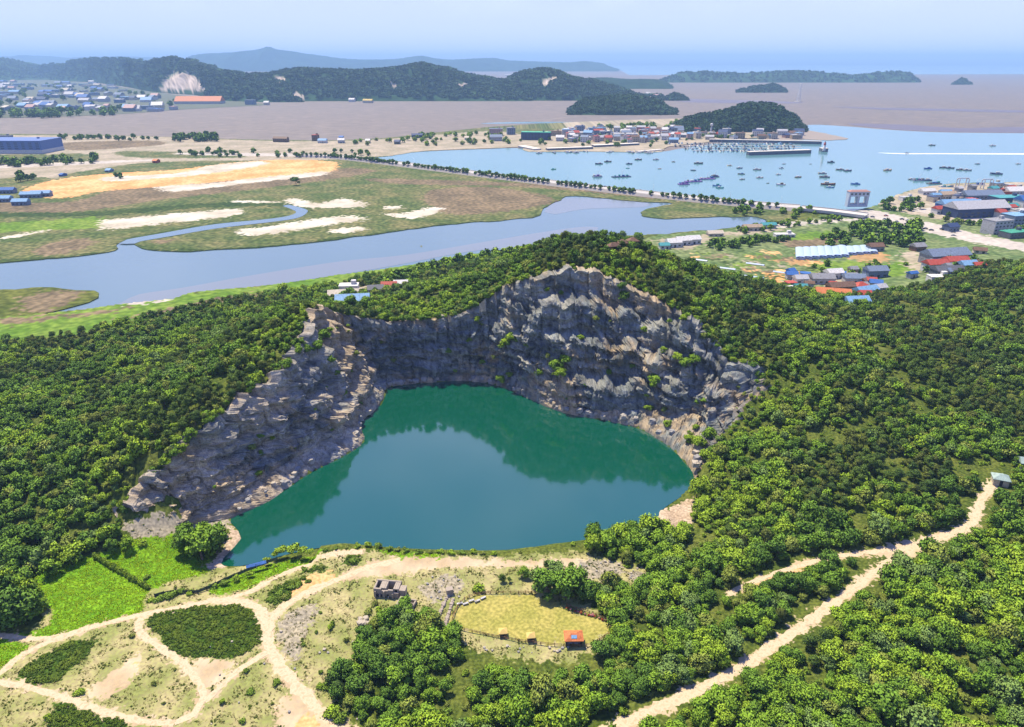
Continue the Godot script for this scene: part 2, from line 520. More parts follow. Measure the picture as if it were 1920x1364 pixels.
var mapA: Map
var mapB: Map
var open_poly := PackedVector2Array()
var paths: Array = []     # [polyline in world xz, width]
const PATHS := [
	[[[-60, 1295], [0, 1262], [43, 1227], [83, 1208], [127, 1190], [187, 1173], [267, 1153], [333, 1140], [400, 1127], [467, 1110], [520, 1077], [567, 1053], [617, 1041], [680, 1035]], 2.0],
	[[[400, 1127], [443, 1128], [480, 1141], [498, 1167], [503, 1210], [527, 1250], [560, 1293], [597, 1330], [633, 1362], [690, 1410]], 3.0],
	[[[503, 1195], [508, 1165], [520, 1147], [547, 1127], [587, 1107], [633, 1087], [690, 1064], [750, 1050]], 2.4],
	[[[265, 1157], [259, 1180], [283, 1203], [323, 1230], [357, 1260], [377, 1287], [380, 1313], [360, 1340], [327, 1358]], 1.8],
	[[[500, 1222], [470, 1242], [443, 1260], [413, 1290], [383, 1317]], 1.8],
	[[[-40, 1278], [0, 1281], [43, 1287], [100, 1303], [150, 1320], [200, 1337], [267, 1353], [327, 1358]], 1.8],
	[[[-60, 1190], [0, 1193], [40, 1197], [100, 1198]], 1.8],
	[[[1090, 1410], [1160, 1364], [1220, 1335], [1290, 1305], [1340, 1280], [1400, 1245], [1460, 1205], [1540, 1150], [1600, 1105], [1660, 1060], [1700, 1033], [1735, 1016], [1790, 1000], [1822, 985], [1835, 950], [1855, 920], [1872, 895]], 2.9],
	[[[1720, 1022], [1650, 1034], [1560, 1046], [1480, 1066], [1420, 1090], [1365, 1115]], 2.0]]

func make_maps() -> void:
	mapA = Map.new(-200, -300, 250, -60, 0.3)
	open_poly = polyT([[-260, 1420], [-260, 1195], [-40, 1188], [70, 1188], [85, 1140], [60, 1085], [120, 1058], [190, 1036], [235, 1020], [305, 992], [360, 1030], [405, 1066], [430, 1062], [520, 1044], [700, 1036], [950, 1044], [1090, 1034], [1130, 1045], [1190, 1060], [1250, 1078], [1240, 1096], [1120, 1098], [1085, 1125], [1130, 1152], [1150, 1175], [1112, 1225], [1060, 1243], [960, 1238], [890, 1222], [860, 1200], [800, 1170], [760, 1145], [715, 1150], [690, 1170], [672, 1230], [610, 1280], [640, 1320], [690, 1420]])
	mapA.fill(open_poly, 1)
	for q in [
		[2, [[20, 1190], [75, 1182], [98, 1150], [60, 1085], [120, 1058], [190, 1036], [235, 1020], [305, 992], [360, 1030], [400, 1066], [340, 1088], [280, 1108], [262, 1150], [187, 1170], [100, 1192]]],
		[2, [[-60, 1206], [20, 1203], [52, 1215], [20, 1245], [-40, 1270]]], [2, [[390, 1105], [450, 1070], [520, 1046], [590, 1030], [600, 1040], [520, 1070], [470, 1100], [410, 1115]]],
		[2, [[700, 1030], [760, 1036], [830, 1040], [830, 1046], [740, 1042]]],
		[3, [[275, 1162], [330, 1143], [430, 1136], [475, 1146], [487, 1170], [487, 1203], [450, 1230], [390, 1233], [330, 1226], [300, 1195]]],
		[3, [[35, 1266], [60, 1242], [130, 1206], [172, 1200], [165, 1230], [130, 1255], [110, 1276], [60, 1282]]],
		[3, [[498, 1122], [520, 1100], [560, 1085], [586, 1085], [570, 1105], [530, 1131], [508, 1136]]], [3, [[565, 1072], [600, 1060], [612, 1066], [578, 1076]]],
		[3, [[110, 1320], [150, 1328], [230, 1352], [250, 1400], [90, 1400]]], [3, [[640, 1052], [662, 1040], [680, 1046], [672, 1058], [650, 1060]]],
		[4, [[180, 1280], [240, 1240], [265, 1220], [262, 1240], [250, 1275], [200, 1310], [160, 1305]]], [4, [[360, 1240], [440, 1240], [410, 1280], [390, 1290], [365, 1255]]],
		[4, [[640, 1085], [690, 1054], [800, 1046], [950, 1052], [1080, 1048], [1160, 1056], [1080, 1066], [940, 1062], [830, 1066], [720, 1082]]],
		[4, [[530, 1310], [560, 1296], [660, 1400], [500, 1400], [520, 1345]]], [4, [[1640, 1028], [1740, 1010], [1730, 1035], [1660, 1070], [1668, 1045]]],
		[7, [[225, 985], [262, 1008], [330, 1005], [432, 978], [410, 950], [330, 965], [260, 975]]], [8, [[425, 975], [446, 990], [462, 1008], [445, 1035], [420, 1062], [380, 1066], [405, 1045], [425, 1015], [430, 1000]]], [8, [[1235, 952], [1300, 925], [1312, 935], [1290, 990], [1240, 995]]],
		[5, [[556, 1098], [592, 1076], [630, 1078], [585, 1106], [545, 1126]]], [5, [[595, 1338], [640, 1364], [560, 1400], [560, 1350]]], [5, [[1370, 1112], [1430, 1082], [1520, 1050], [1520, 1060], [1440, 1095]]],
		[6, [[845, 1168], [858, 1140], [880, 1122], [920, 1117], [1000, 1117], [1025, 1126], [1060, 1140], [1105, 1154], [1145, 1170], [1130, 1192], [1100, 1208], [1040, 1207], [960, 1198], [900, 1186], [850, 1176]]],
		[7, [[790, 1100], [830, 1080], [860, 1082], [870, 1100], [820, 1130], [795, 1118]]], [7, [[1085, 1056], [1150, 1052], [1170, 1072], [1130, 1092], [1095, 1080]]], [7, [[1165, 1072], [1225, 1080], [1200, 1092]]], [7, [[520, 1180], [560, 1140], [600, 1140], [570, 1190], [560, 1240], [530, 1220]]]]:
		mapA.fill(smooth2(polyT(q[1]), true, 2.0), q[0])
	for p in PATHS:
		var line := smooth2(polyT(p[0]), false, 2.0)
		paths.append([line, p[1]])
		mapA.stroke(line, p[1] * 1.15, 4)
	M.groundA = StandardMaterial3D.new()
	var C := func(r, g, b): return Color(r, g, b)
	M.groundA.albedo_texture = mapA.picture([
		[C.call(0.229, 0.284, 0.092), C.call(0.329, 0.357, 0.146), 0.35], [C.call(0.60, 0.56, 0.40), C.call(0.45, 0.47, 0.26), 0.25], [C.call(0.31, 0.47, 0.065), C.call(0.41, 0.55, 0.095), 0.3], [C.call(0.174, 0.265, 0.064), C.call(0.265, 0.329, 0.101), 0.4],
		[C.call(0.695, 0.631, 0.522), C.call(0.604, 0.531, 0.412), 0.15], [C.call(0.695, 0.531, 0.329), C.call(0.732, 0.604, 0.421), 0.15], [C.call(0.503, 0.494, 0.238), C.call(0.576, 0.540, 0.293), 0.2], [C.call(0.503, 0.476, 0.412), C.call(0.567, 0.531, 0.439), 0.25], [C.call(0.567, 0.494, 0.403), C.call(0.640, 0.576, 0.494), 0.25]],
		noise(0.09, 41, 3), noise(0.8, 42, 3), noise(0.25, 43, 2), 7.0)
	M.groundA.roughness = 0.95; M.groundA.metallic_specular = 0.2
	M.groundA.texture_repeat = false

	mapB = Map.new(-1250, -1760, 1250, -260, 1.5)
	var mp: PackedVector2Array = polyG([[-900, 250], [-100, 250], [120, 252], [500, 262], [700, 260], [920, 238], [1100, 228], [1300, 222], [1520, 240], [1600, 262], [1500, 290], [990, 290], [690, 296], [760, 308], [1000, 338], [1300, 372], [1480, 392], [1500, 405], [1450, 425], [600, 480], [-900, 560]])
	mapB.fill(mp, 1)
	for q in [
		[5, [[-900, 258], [120, 254], [500, 264], [700, 262], [920, 246], [1000, 262], [960, 282], [700, 294], [600, 300], [300, 304], [150, 322], [0, 345], [-900, 380]]],
		[5, [[960, 262], [1080, 240], [1250, 240], [1500, 244], [1480, 262], [1240, 288], [990, 286]]],
		[1, [[-900, 290], [0, 290], [150, 288], [150, 305], [0, 308], [-900, 315]]], [2, [[120, 268], [280, 264], [300, 272], [140, 282]]], [1, [[230, 284], [440, 288], [440, 296], [250, 295]]], [1, [[0, 335], [100, 335], [90, 355], [-200, 360]]],
		[5, [[130, 252], [110, 275], [95, 290], [85, 290], [100, 270]]], [8, [[360, 286], [640, 290], [640, 294], [360, 291]]], [8, [[-200, 318], [250, 300], [250, 304], [-200, 324]]],
		[2, [[-300, 372], [100, 380], [240, 352], [500, 330], [640, 316], [700, 322], [560, 345], [300, 375], [100, 400], [-300, 400]]],
		[2, [[700, 335], [1000, 345], [1250, 370], [1300, 380], [1000, 352], [750, 345]]], [2, [[800, 360], [900, 350], [1000, 362], [1040, 380], [900, 402], [820, 395]]], [2, [[60, 470], [120, 450], [170, 450], [160, 465], [90, 480]]], [2, [[40, 560], [100, 545], [150, 548], [120, 575], [50, 590]]], [2, [[285, 455], [300, 448], [320, 452], [300, 460]]],
		[4, [[40, 358], [100, 338], [200, 326], [330, 318], [430, 306], [520, 300], [610, 302], [635, 310], [600, 328], [480, 335], [330, 348], [200, 358], [110, 372]]],
		[3, [[200, 332], [330, 325], [400, 310], [480, 303], [500, 308], [420, 322], [330, 332], [210, 340]]], [3, [[300, 350], [400, 343], [520, 330], [610, 322], [600, 330], [500, 340], [400, 352], [320, 360]]],
		[6, [[-300, 398], [0, 398], [150, 398], [300, 388], [420, 380], [540, 382], [580, 392], [575, 400], [540, 388], [430, 388], [300, 396], [150, 406], [-300, 408]]], [6, [[230, 448], [300, 436], [400, 420], [500, 412], [500, 418], [400, 428], [310, 444], [240, 456]]],
		[7, [[-300, 420], [0, 418], [180, 408], [190, 425], [100, 432], [-300, 445]]], [6, [[-300, 492], [0, 488], [190, 474], [200, 478], [0, 496]]], [6, [[255, 458], [300, 468], [430, 466], [560, 455], [700, 438], [830, 420], [830, 426], [560, 462], [300, 474]]],
		[3, [[188, 415], [250, 408], [360, 398], [440, 392], [455, 398], [420, 408], [300, 420], [215, 430], [190, 428]]], [3, [[445, 432], [500, 425], [580, 412], [660, 405], [680, 412], [600, 425], [500, 440], [450, 440]]], [3, [[535, 375], [550, 372], [600, 382], [640, 372], [690, 385], [640, 390], [560, 388]]],
		[3, [[715, 400], [760, 400], [800, 390], [832, 390], [810, 402], [770, 411]]], [3, [[720, 388], [750, 387], [748, 392], [722, 393]]], [3, [[440, 376], [520, 378], [520, 381], [445, 380]]], [3, [[0, 445], [80, 432], [82, 436], [0, 450]]], [3, [[620, 430], [680, 425], [670, 435], [630, 437]]]]:
		mapB.fill(smooth2(polyG(q[1]), true, 4.0), q[0])
	# south bank, fields and the village land, which lie on the terrain sheet
	for q in [
		[7, 2.0, [[-900, 700], [0, 650], [130, 640], [260, 608], [430, 570], [570, 548], [650, 530], [900, 492], [1000, 470], [1120, 445], [1100, 430], [900, 470], [633, 510], [467, 540], [360, 548], [220, 570], [0, 596], [-900, 640]]],
		[2, 2.0, [[200, 608], [300, 590], [430, 562], [540, 546], [545, 552], [430, 572], [300, 600]]], [2, 2.0, [[0, 600], [160, 590], [230, 578], [230, 586], [150, 598], [0, 612]]], [8, 2.0, [[225, 575], [260, 566], [320, 560], [315, 567], [260, 574]]],
		[5, 4.0, [[630, 545], [650, 530], [690, 540], [740, 538], [730, 555], [680, 570], [640, 562]]], [9, 4.0, [[690, 560], [730, 548], [735, 556], [690, 570]]], [9, 6.0, [[735, 535], [780, 527], [785, 532], [740, 540]]],
		[10, 1.6, [[1180, 470], [1240, 442], [1440, 422], [1560, 400], [1700, 350], [2300, 340], [2300, 520], [1900, 520], [1700, 560], [1560, 570], [1300, 500]]],
		[5, 2.0, [[1235, 452], [1300, 444], [1330, 440], [1330, 452], [1300, 468], [1250, 468]]], [5, 2.0, [[1330, 438], [1450, 426], [1460, 430], [1340, 446]]], [8, 2.0, [[1420, 420], [1520, 412], [1600, 408], [1620, 400], [1640, 408], [1540, 418], [1430, 428]]],
		[2, 2.0, [[1470, 450], [1560, 444], [1580, 456], [1490, 466]]], [9, 2.0, [[1470, 485], [1530, 490], [1510, 500], [1460, 496]]], [9, 2.0, [[1600, 482], [1660, 480], [1660, 498], [1610, 496]]], [7, 2.0, [[1520, 500], [1600, 492], [1620, 505], [1540, 515]]], [7, 2.0, [[1480, 440], [1560, 432], [1600, 440], [1500, 450]]],
		[4, 3.0, [[1440, 512], [1500, 508], [1530, 530], [1460, 535]]], [5, 3.0, [[1525, 515], [1600, 512], [1620, 540], [1560, 548]]], [5, 3.0, [[1690, 480], [1725, 478], [1730, 520], [1705, 520]]], [7, 3.0, [[1640, 505], [1690, 500], [1700, 522], [1650, 522]]],
		[8, 1.6, [[1600, 398], [1640, 394], [1720, 412], [1800, 430], [1880, 452], [2000, 480], [2000, 505], [1900, 478], [1800, 452], [1700, 424]]], [5, 1.6, [[1640, 380], [1700, 360], [1780, 345], [2300, 340], [2300, 420], [1920, 420], [1760, 410]]], [8, 1.6, [[1700, 385], [1800, 400], [1920, 425], [1920, 432], [1790, 408], [1690, 392]]]]:
		mapB.fill(smooth2(polyG(q[2], q[1]), true, 4.0), q[0])
	rng.seed = 77
	for k in 150:   # garden plots in long beds
		var cx := rng.randf_range(1280, 1540)
		var cy := rng.randf_range(472, 535)
		if cy - 474 > (cx - 1270) * 0.26: continue
		var w := rng.randf_range(8, 18)
		var hh := rng.randf_range(1.6, 3.6)
		var sk := rng.randf_range(3, 9)
		mapB.fill(polyG([[cx - w, cy - hh + sk * 0.2], [cx + w - sk, cy - hh], [cx + w, cy + hh], [cx - w + sk, cy + hh]], 3.0), [5, 9, 10, 10, 6, 7, 4, 2][rng.randi() % 8])
	M.groundB = StandardMaterial3D.new()
	M.groundB.albedo_texture = mapB.picture([
		[C.call(0.247, 0.293, 0.110), C.call(0.348, 0.366, 0.165), 0.3], [C.call(0.247, 0.311, 0.156), C.call(0.393, 0.384, 0.247), 0.4], [C.call(0.348, 0.311, 0.238), C.call(0.448, 0.393, 0.302), 0.3], [C.call(0.732, 0.705, 0.650), C.call(0.604, 0.576, 0.503), 0.2],
		[C.call(0.695, 0.503, 0.302), C.call(0.759, 0.622, 0.439), 0.12], [C.call(0.604, 0.558, 0.485), C.call(0.503, 0.476, 0.393), 0.25], [C.call(0.165, 0.238, 0.101), C.call(0.229, 0.284, 0.137), 0.35], [C.call(0.293, 0.412, 0.119), C.call(0.403, 0.476, 0.192), 0.25],
		[C.call(0.604, 0.576, 0.540), C.call(0.659, 0.631, 0.586), 0.1], [C.call(0.622, 0.476, 0.311), C.call(0.549, 0.458, 0.320), 0.2], [C.call(0.284, 0.366, 0.201), C.call(0.403, 0.439, 0.284), 0.35]],
		noise(0.02, 51, 3), noise(0.16, 52, 3), noise(0.07, 53, 3), 6.5)
	M.groundB.roughness = 0.95; M.groundB.metallic_specular = 0.2
	M.groundB.texture_repeat = false

func make_ground() -> void:
	bank_poly = polyG([[-900, 660], [0, 597], [73, 593], [167, 583], [220, 575], [327, 565], [360, 552], [467, 543], [547, 532], [633, 518], [700, 510], [813, 493], [883, 477], [933, 477], [993, 467], [1100, 447], [1240, 440], [1330, 432], [1440, 422], [1440, 380], [-900, 380]], 1.0)
	var fine := noise(0.12, 61, 2)
	var st := 2.0
	var nx := int(1080 / st) + 1
	var nz := int(590 / st) + 1
	var hs := PackedFloat32Array()
	for j in nz:
		for i in nx: hs.append(ground_height(-540 + i * st, -640 + j * st, fine))
	for which in 2:
		var v := PackedVector3Array()
		var n := PackedVector3Array()
		var uv := PackedVector2Array()
		var idx := PackedInt32Array()
		var at := PackedInt32Array()
		at.resize(nx * nz); at.fill(-1)
		var map := mapA if which == 0 else mapB
		for j in nz - 1:
			for i in nx - 1:
				var x := -540 + i * st
				var z := -640 + j * st
				var inA := x >= -198 and x < 246 and z >= -298 and z < -62
				if inA != (which == 0): continue
				if inA and x > -150 and x < 140 and z < -170 and Geometry2D.is_point_in_polygon(Vector2(x + 1, z + 1), rim_poly): continue
				if not inA and x > -120 and x < 120 and z > -350 and Geometry2D.is_point_in_polygon(Vector2(x + 1, z + 1), rim_poly): continue
				var q := [j * nx + i, j * nx + i + 1, (j + 1) * nx + i + 1, (j + 1) * nx + i]
				for k in q:
					if at[k] < 0:
						at[k] = v.size()
						var a: int = k % nx
						var b: int = k / nx
						v.append(Vector3(-540 + a * st, hs[k], -640 + b * st))
						var dx := hs[k - (1 if a > 0 else 0)] - hs[k + (1 if a < nx - 1 else 0)]
						var dz := hs[k - (nx if b > 0 else 0)] - hs[k + (nx if b < nz - 1 else 0)]
						n.append(Vector3(dx, 2 * st, dz).normalized())
						uv.append(map.uv(-540 + a * st, -640 + b * st))
				idx.append_array([at[q[0]], at[q[1]], at[q[2]], at[q[0]], at[q[2]], at[q[3]]])
		struct("ground" if which == 0 else "hillside", arr(v, n, idx, PackedColorArray(), uv), M.groundA if which == 0 else M.groundB)
	# dirt paths, a few centimetres proud of the ground
	var pm := StandardMaterial3D.new()
	pm.albedo_texture = tex_noise(0.02, 81, [Color(0.640, 0.567, 0.448), Color(0.705, 0.640, 0.531), Color(0.668, 0.595, 0.476)])
	pm.uv1_triplanar = true; pm.uv1_world_triplanar = true; pm.uv1_scale = Vector3.ONE * 0.06
	pm.roughness = 0.95; pm.metallic_specular = 0.15
	var en := noise(0.35, 82, 2)
	for p in paths:
		var line: PackedVector2Array = p[0]
		var v := PackedVector3Array()
		var n := PackedVector3Array()
		var idx := PackedInt32Array()
		for i in line.size():
			var d := (line[mini(i + 1, line.size() - 1)] - line[maxi(i - 1, 0)]).normalized()
			var o := Vector2(-d.y, d.x)
			for k in 5:
				var f := (k - 2) / 2.0
				var wd: float = p[1] * 0.5 * (1.0 + en.get_noise_2d(line[i].x + f * 40.0, line[i].y) * 0.8)
				var q := line[i] + o * wd * f
				v.append(Vector3(q.x, ground_height(q.x, q.y, fine) + 0.09 - 0.1 * absf(f) * absf(f), q.y)); n.append(Vector3.UP)
				if i > 0 and k > 0:
					var b := i * 5 + k
					idx.append_array([b - 6, b, b - 5, b - 6, b - 1, b])
		struct("path", arr(v, n, idx), pm)
	# lake, river, marsh, sea, mudflats
	M.lake = water(Color(0.001, 0.058, 0.033), 0.08, 1.0, 0.04, 0.10)
	M.lake.clearcoat_enabled = true; M.lake.clearcoat = 1.0; M.lake.clearcoat_roughness = 0.05
	struct("lake", sheet(smooth2(shore_poly, true, 3.0), LAKE_Y), M.lake)
	M.river = water(Color(0.090, 0.142, 0.171), 0.12, 0.5, 0.02, 0.12)
	struct("river", sheet(polyG([[-1200, 760], [-1200, 330], [700, 340], [1100, 345], [1480, 395], [1470, 430], [1100, 460], [1000, 500], [600, 570], [0, 640]], 0.35), 0.35), M.river)
	M.shoal = water(Color(0.134, 0.155, 0.173), 0.16, 0.45, 0.02, 0.1)
	for q in [[[260, 552], [340, 540], [480, 515], [640, 490], [760, 478], [900, 455], [1020, 435], [1100, 425], [1120, 432], [990, 460], [880, 472], [700, 505], [540, 530], [330, 562], [200, 578], [230, 566]], [[1020, 398], [1060, 372], [1200, 378], [1210, 388], [1100, 392], [1040, 402]], [[60, 596], [160, 578], [200, 580], [120, 596]]]:
		struct("shoal", sheet(smooth2(polyG(q, 0.42), true, 8.0), 0.42), M.shoal)
	var edge := noise(0.03, 91, 3)
	var land := func(a: Array, y: float) -> PackedVector2Array:
		var r := smooth2(polyG(a, y), true, 7.0)
		for i in r.size(): r[i] += Vector2(edge.get_noise_2d(r[i].x, r[i].y), edge.get_noise_2d(r[i].y, r[i].x + 500)) * 5.0
		return r
	struct("marsh", sheet(land.call([[-1100, 255], [-400, 250], [120, 252], [500, 262], [700, 260], [920, 238], [1100, 228], [1300, 222], [1420, 226], [1505, 243], [1480, 252], [1380, 262], [1260, 274], [1230, 285], [1100, 284], [990, 284], [975, 276], [900, 279], [800, 283], [735, 292], [700, 297], [760, 308], [1000, 338], [1300, 372], [1480, 392], [1500, 400], [1480, 418], [1450, 424], [1420, 408], [1330, 407], [1240, 410], [1202, 403], [1212, 392], [1258, 381], [1200, 378], [1080, 368], [1050, 375], [1022, 390], [1010, 405], [950, 412], [830, 422], [700, 440], [560, 457], [420, 468], [300, 471], [262, 465], [252, 453], [240, 449], [224, 455], [204, 473], [70, 488], [0, 492], [-1100, 560]], 0.9), 0.9, mapB, 0.8), M.groundB)
	struct("marsh", sheet(land.call([[-1000, 590], [-200, 550], [0, 543], [80, 540], [150, 542], [186, 551], [165, 566], [120, 578], [70, 592], [0, 602], [-1000, 680]], 0.9), 0.9, mapB, 0.8), M.groundB)
	struct("creek", sheet(smooth2(polyG([[222, 457], [230, 453], [238, 449], [300, 438], [400, 421], [500, 411], [540, 405], [555, 398], [545, 392], [530, 386], [540, 384], [572, 392], [576, 398], [560, 408], [520, 415], [410, 428], [320, 443], [262, 453], [252, 457]], 1.1), true, 5.0), 1.1), M.river)
	struct("land", sheet(land.call([[1200, 455], [1240, 440], [1330, 431], [1440, 422], [1480, 412], [1500, 400], [1600, 396], [1645, 384], [1690, 362], [1740, 350], [1800, 344], [1920, 342], [2500, 335], [2500, 475], [1900, 475], [1230, 475]], 1.3), 1.3, mapB, 1.2), M.groundB)
	M.sea = water(Color(0.090, 0.200, 0.207), 0.14, 0.45, 0.012, 0.12)
	struct("sea", sheet(smooth2(polyG([[700, 297], [735, 290], [800, 284], [900, 280], [975, 278], [1100, 284], [1230, 285], [1300, 275], [1480, 250], [1500, 238], [1530, 234], [1600, 238], [1660, 243], [1760, 248], [1920, 250], [2600, 255], [2600, 365], [1900, 365], [1650, 400], [1500, 392], [1300, 374], [1000, 342], [760, 310]], 0.5), true, 15.0), 0.5), M.sea)
	struct("sea", sheet(PackedVector2Array([v2(G(1180, 141, 0.5)), v2(G(1500, 140, 0.5)), v2(G(1920, 139, 0.5)), v2(G(3200, 139, 0.5)), Vector2(29000, -29500), Vector2(2200, -29500), v2(G(1160, 130, 0.5))]), 0.5), M.sea)
	struct("tidal_channel", sheet(smooth2(polyG([[900, 232], [940, 229.5], [1030, 228.5], [1110, 230], [1040, 231.2], [940, 232]], 0.3), true, 20.0), 0.3), M.sea)
	var mud := StandardMaterial3D.new()
	mud.albedo_texture = tex_noise(0.022, 93, [Color(0.349, 0.324, 0.307), Color(0.433, 0.396, 0.362), Color(0.383, 0.352, 0.328), Color(0.475, 0.434, 0.396)], 1024)
	mud.uv1_triplanar = true; mud.uv1_world_triplanar = true; mud.uv1_scale = Vector3(0.0005, 0.0005, 0.0016)
	mud.roughness = 0.75; mud.metallic_specular = 0.3
	struct("mudflat", sheet(PackedVector2Array([Vector2(-30000, -30000), Vector2(30000, -30000), Vector2(30000, 500), Vector2(-30000, 500)]), 0.0), mud)
	struct("estate_ground", sheet(smooth2(polyG([[-700, 148], [0, 148], [120, 152], [230, 164], [330, 178], [430, 188], [500, 196], [440, 200], [330, 206], [220, 214], [0, 221], [-700, 230]], 0.6), true, 40.0), 0.6), mat(Color(0.075, 0.087, 0.054)))
	struct("spit", sheet(land.call([[1440, 252], [1500, 244], [1530, 247], [1580, 257], [1592, 260], [1560, 263], [1500, 262], [1440, 266]], 0.9), 0.9), mat(Color(0.216, 0.183, 0.149)))
	var wet := water(Color(0.100, 0.083, 0.095), 0.5, 0.4, 0.01, 0.2)
	for q in [[[1560, 200], [1640, 202], [1760, 204], [1920, 207], [2100, 208], [1920, 211], [1760, 208], [1640, 205]], [[1590, 232], [1700, 234], [1800, 240], [1920, 238], [2200, 240], [2200, 252], [1920, 249], [1780, 247], [1680, 243]], [[1250, 185], [1400, 188], [1500, 192], [1480, 194], [1300, 192]]]:
		struct("wet_mud", sheet(smooth2(polyG(q, 0.2), true, 25.0), 0.2), wet)

# ---------- vegetation ----------
var crowns := {}      # kind -> [mesh, ...] leaves only, radius about 1, standing on y = 0
var trunks := {}
func make_crown(kind: String, sd: int, leaves: int, size: float, with_trunk := false) -> ArrayMesh:
	var r := RandomNumberGenerator.new()
	r.seed = sd * 131 + kind.length()
	var lobes := []
	var mid := Vector3(0, 1.0, 0)
	if kind == "broadleaf":
		var lean := Vector3(r.randf_range(-0.22, 0.22), 0, r.randf_range(-0.22, 0.22))
		var cntl := 8 + sd % 6 * 2
		for k in cntl:
			var a := TAU * k / float(cntl) * 2.0 + r.randf() * 1.1
			var up := r.randf_range(-0.4, 0.66)
			var rr := sqrt(maxf(0.0, 1.0 - pow(up / 0.85, 2.0))) * r.randf_range(0.45, 0.68)
			lobes.append([Vector3(cos(a) * rr, 1.0 + up, sin(a) * rr) + lean * up, r.randf_range(0.15, 0.46), r.randf_range(0.6, 1.0)])
		lobes.append([Vector3(0.05, 1.55, 0), 0.45, 0.8])
	elif kind == "pine":
		mid = Vector3(0, 1.1, 0)
		for k in 12:
			var a := r.randf() * TAU
			var up := r.randf_range(0.75, 1.75)
			var rr := r.randf_range(0.25, 0.72) * (1.0 - (up - 0.75) * 0.55)
			lobes.append([Vector3(cos(a) * rr, up, sin(a) * rr), r.randf_range(0.26, 0.42), 0.5])
		lobes.append([Vector3(0.0, 1.8, 0.05), 0.32, 0.6])
	else:
		mid = Vector3(0, 0.35, 0)
		for k in 8:
			var a := r.randf() * TAU
			var rr := r.randf_range(0.15, 0.6)
			lobes.append([Vector3(cos(a) * rr, r.randf_range(0.25, 0.62), sin(a) * rr), r.randf_range(0.28, 0.45), 0.8])
	var v := PackedVector3Array()
	var n := PackedVector3Array()
	var c := PackedColorArray()
	var idx := PackedInt32Array()
	var tot := 0.0
	for l in lobes: tot += l[1] * l[1]
	var rough := noise(1.6, sd + 5, 2)
	for l in lobes:
		var shade := r.randf_range(0.82, 1.15)
		var cnt := int(leaves * l[1] * l[1] / tot)
		for k in cnt:
			var d := Vector3(r.randfn(), r.randfn(), r.randfn()).normalized()
			if d.y < -0.35 and r.randf() < 0.7: d.y = -d.y
			var p: Vector3 = l[0] + Vector3(d.x, d.y * l[2], d.z) * l[1] * (r.randf_range(0.72, 1.05) if r.randf() < 0.8 else r.randf_range(1.0, 1.38)) * (1.0 + 0.45 * rough.get_noise_3dv(d * 1.3 + l[0] * 3.0))
			if p.y < 0.03: continue
			var o := (p - mid).normalized()
			var nn := (d * 0.5 + o * 0.3 + Vector3(0, 0.15, 0) + Vector3(r.randfn(), r.randfn(), r.randfn()) * 0.4).normalized()
			var f := (d * 0.55 + Vector3(r.randfn(), r.randfn(), r.randfn()) * 0.55 + Vector3.UP * 0.2).normalized()
			var u := f.cross(Vector3(r.randf() - 0.5, r.randf() - 0.5, r.randf() - 0.5)).normalized()
			var w := f.cross(u)
			var s := size * r.randf_range(0.6, 1.25)
			if kind == "pine": w *= 0.55
			var b := v.size()
			v.append(p - u * s); v.append(p + w * s * 0.7 + f * s * 0.18); v.append(p + u * s); v.append(p - w * s * 0.7 + f * s * 0.18)
			var t := shade * r.randf_range(0.78, 1.2)
			var col := Color(t * r.randf_range(0.92, 1.1), t, t * 0.95)
			for q in 4:
				n.append(nn); c.append(col)
			idx.append_array([b, b + 1, b + 2, b, b + 2, b + 3])
	if with_trunk:
		var b := v.size()
		for k in 5:
			var a := TAU * k / 5
			var o := Vector3(cos(a), 0, sin(a))
			v.append(o * 0.07); v.append(o * 0.035 + Vector3(0, 1.2, 0))
			n.append(o); n.append(o); c.append(Color(0.9, 0.5, 0.9)); c.append(Color(0.9, 0.5, 0.9))
			var j := (k + 1) % 5
			idx.append_array([b + k * 2, b + k * 2 + 1, b + j * 2 + 1, b + k * 2, b + j * 2 + 1, b + j * 2])
	return arr(v, n, idx, c)
func make_trunk(kind: String, sd: int) -> Mesh:
	var r := RandomNumberGenerator.new()
	r.seed = sd
	var top := 1.35 if kind != "shrub" else 0.4
	var list := [[Vector3(0, -0.12, 0), Vector3(0.03, top * 0.5, 0.02), 0.075, 0.055], [Vector3(0.03, top * 0.5, 0.02), Vector3(0, top, 0), 0.055, 0.02]]
	for k in 5:
		var a := TAU * k / 5.0 + r.randf()
		var y := top * r.randf_range(0.35, 0.75)
		list.append([Vector3(0.02, y, 0), Vector3(cos(a) * 0.5, y + 0.35 * top, sin(a) * 0.5), 0.03, 0.01])
	return tubes(list, 6)
func leaf_mat(tint: Color) -> StandardMaterial3D:
	var m := StandardMaterial3D.new()
	m.vertex_color_use_as_albedo = true
	m.albedo_color = sg(tint)
	m.roughness = 0.75; m.metallic_specular = 0.2
	m.backlight = Color(0.90, 1.0, 0.30)
	return m
const TINTS := {
	"broadleaf": [[Color(0.244, 0.367, 0.030), "bright yellow-green"], [Color(0.183, 0.311, 0.028), "fresh green"], [Color(0.134, 0.246, 0.028), "mid green"], [Color(0.093, 0.181, 0.026), "deep green"], [Color(0.213, 0.269, 0.048), "olive green"], [Color(0.159, 0.251, 0.062), "grey-green"]],
	"pine": [[Color(0.110, 0.179, 0.034), "dark green"], [Color(0.144, 0.181, 0.040), "dull green"], [Color(0.085, 0.147, 0.034), "blackish green"]],
	"shrub": [[Color(0.232, 0.345, 0.030), "bright green"], [Color(0.152, 0.240, 0.030), "dull green"], [Color(0.201, 0.243, 0.050), "olive green"]]}
var leaf_mats := {}
var all_trees: Array = []   # [kind, position, radius, height factor, turn, tint index, screen size]
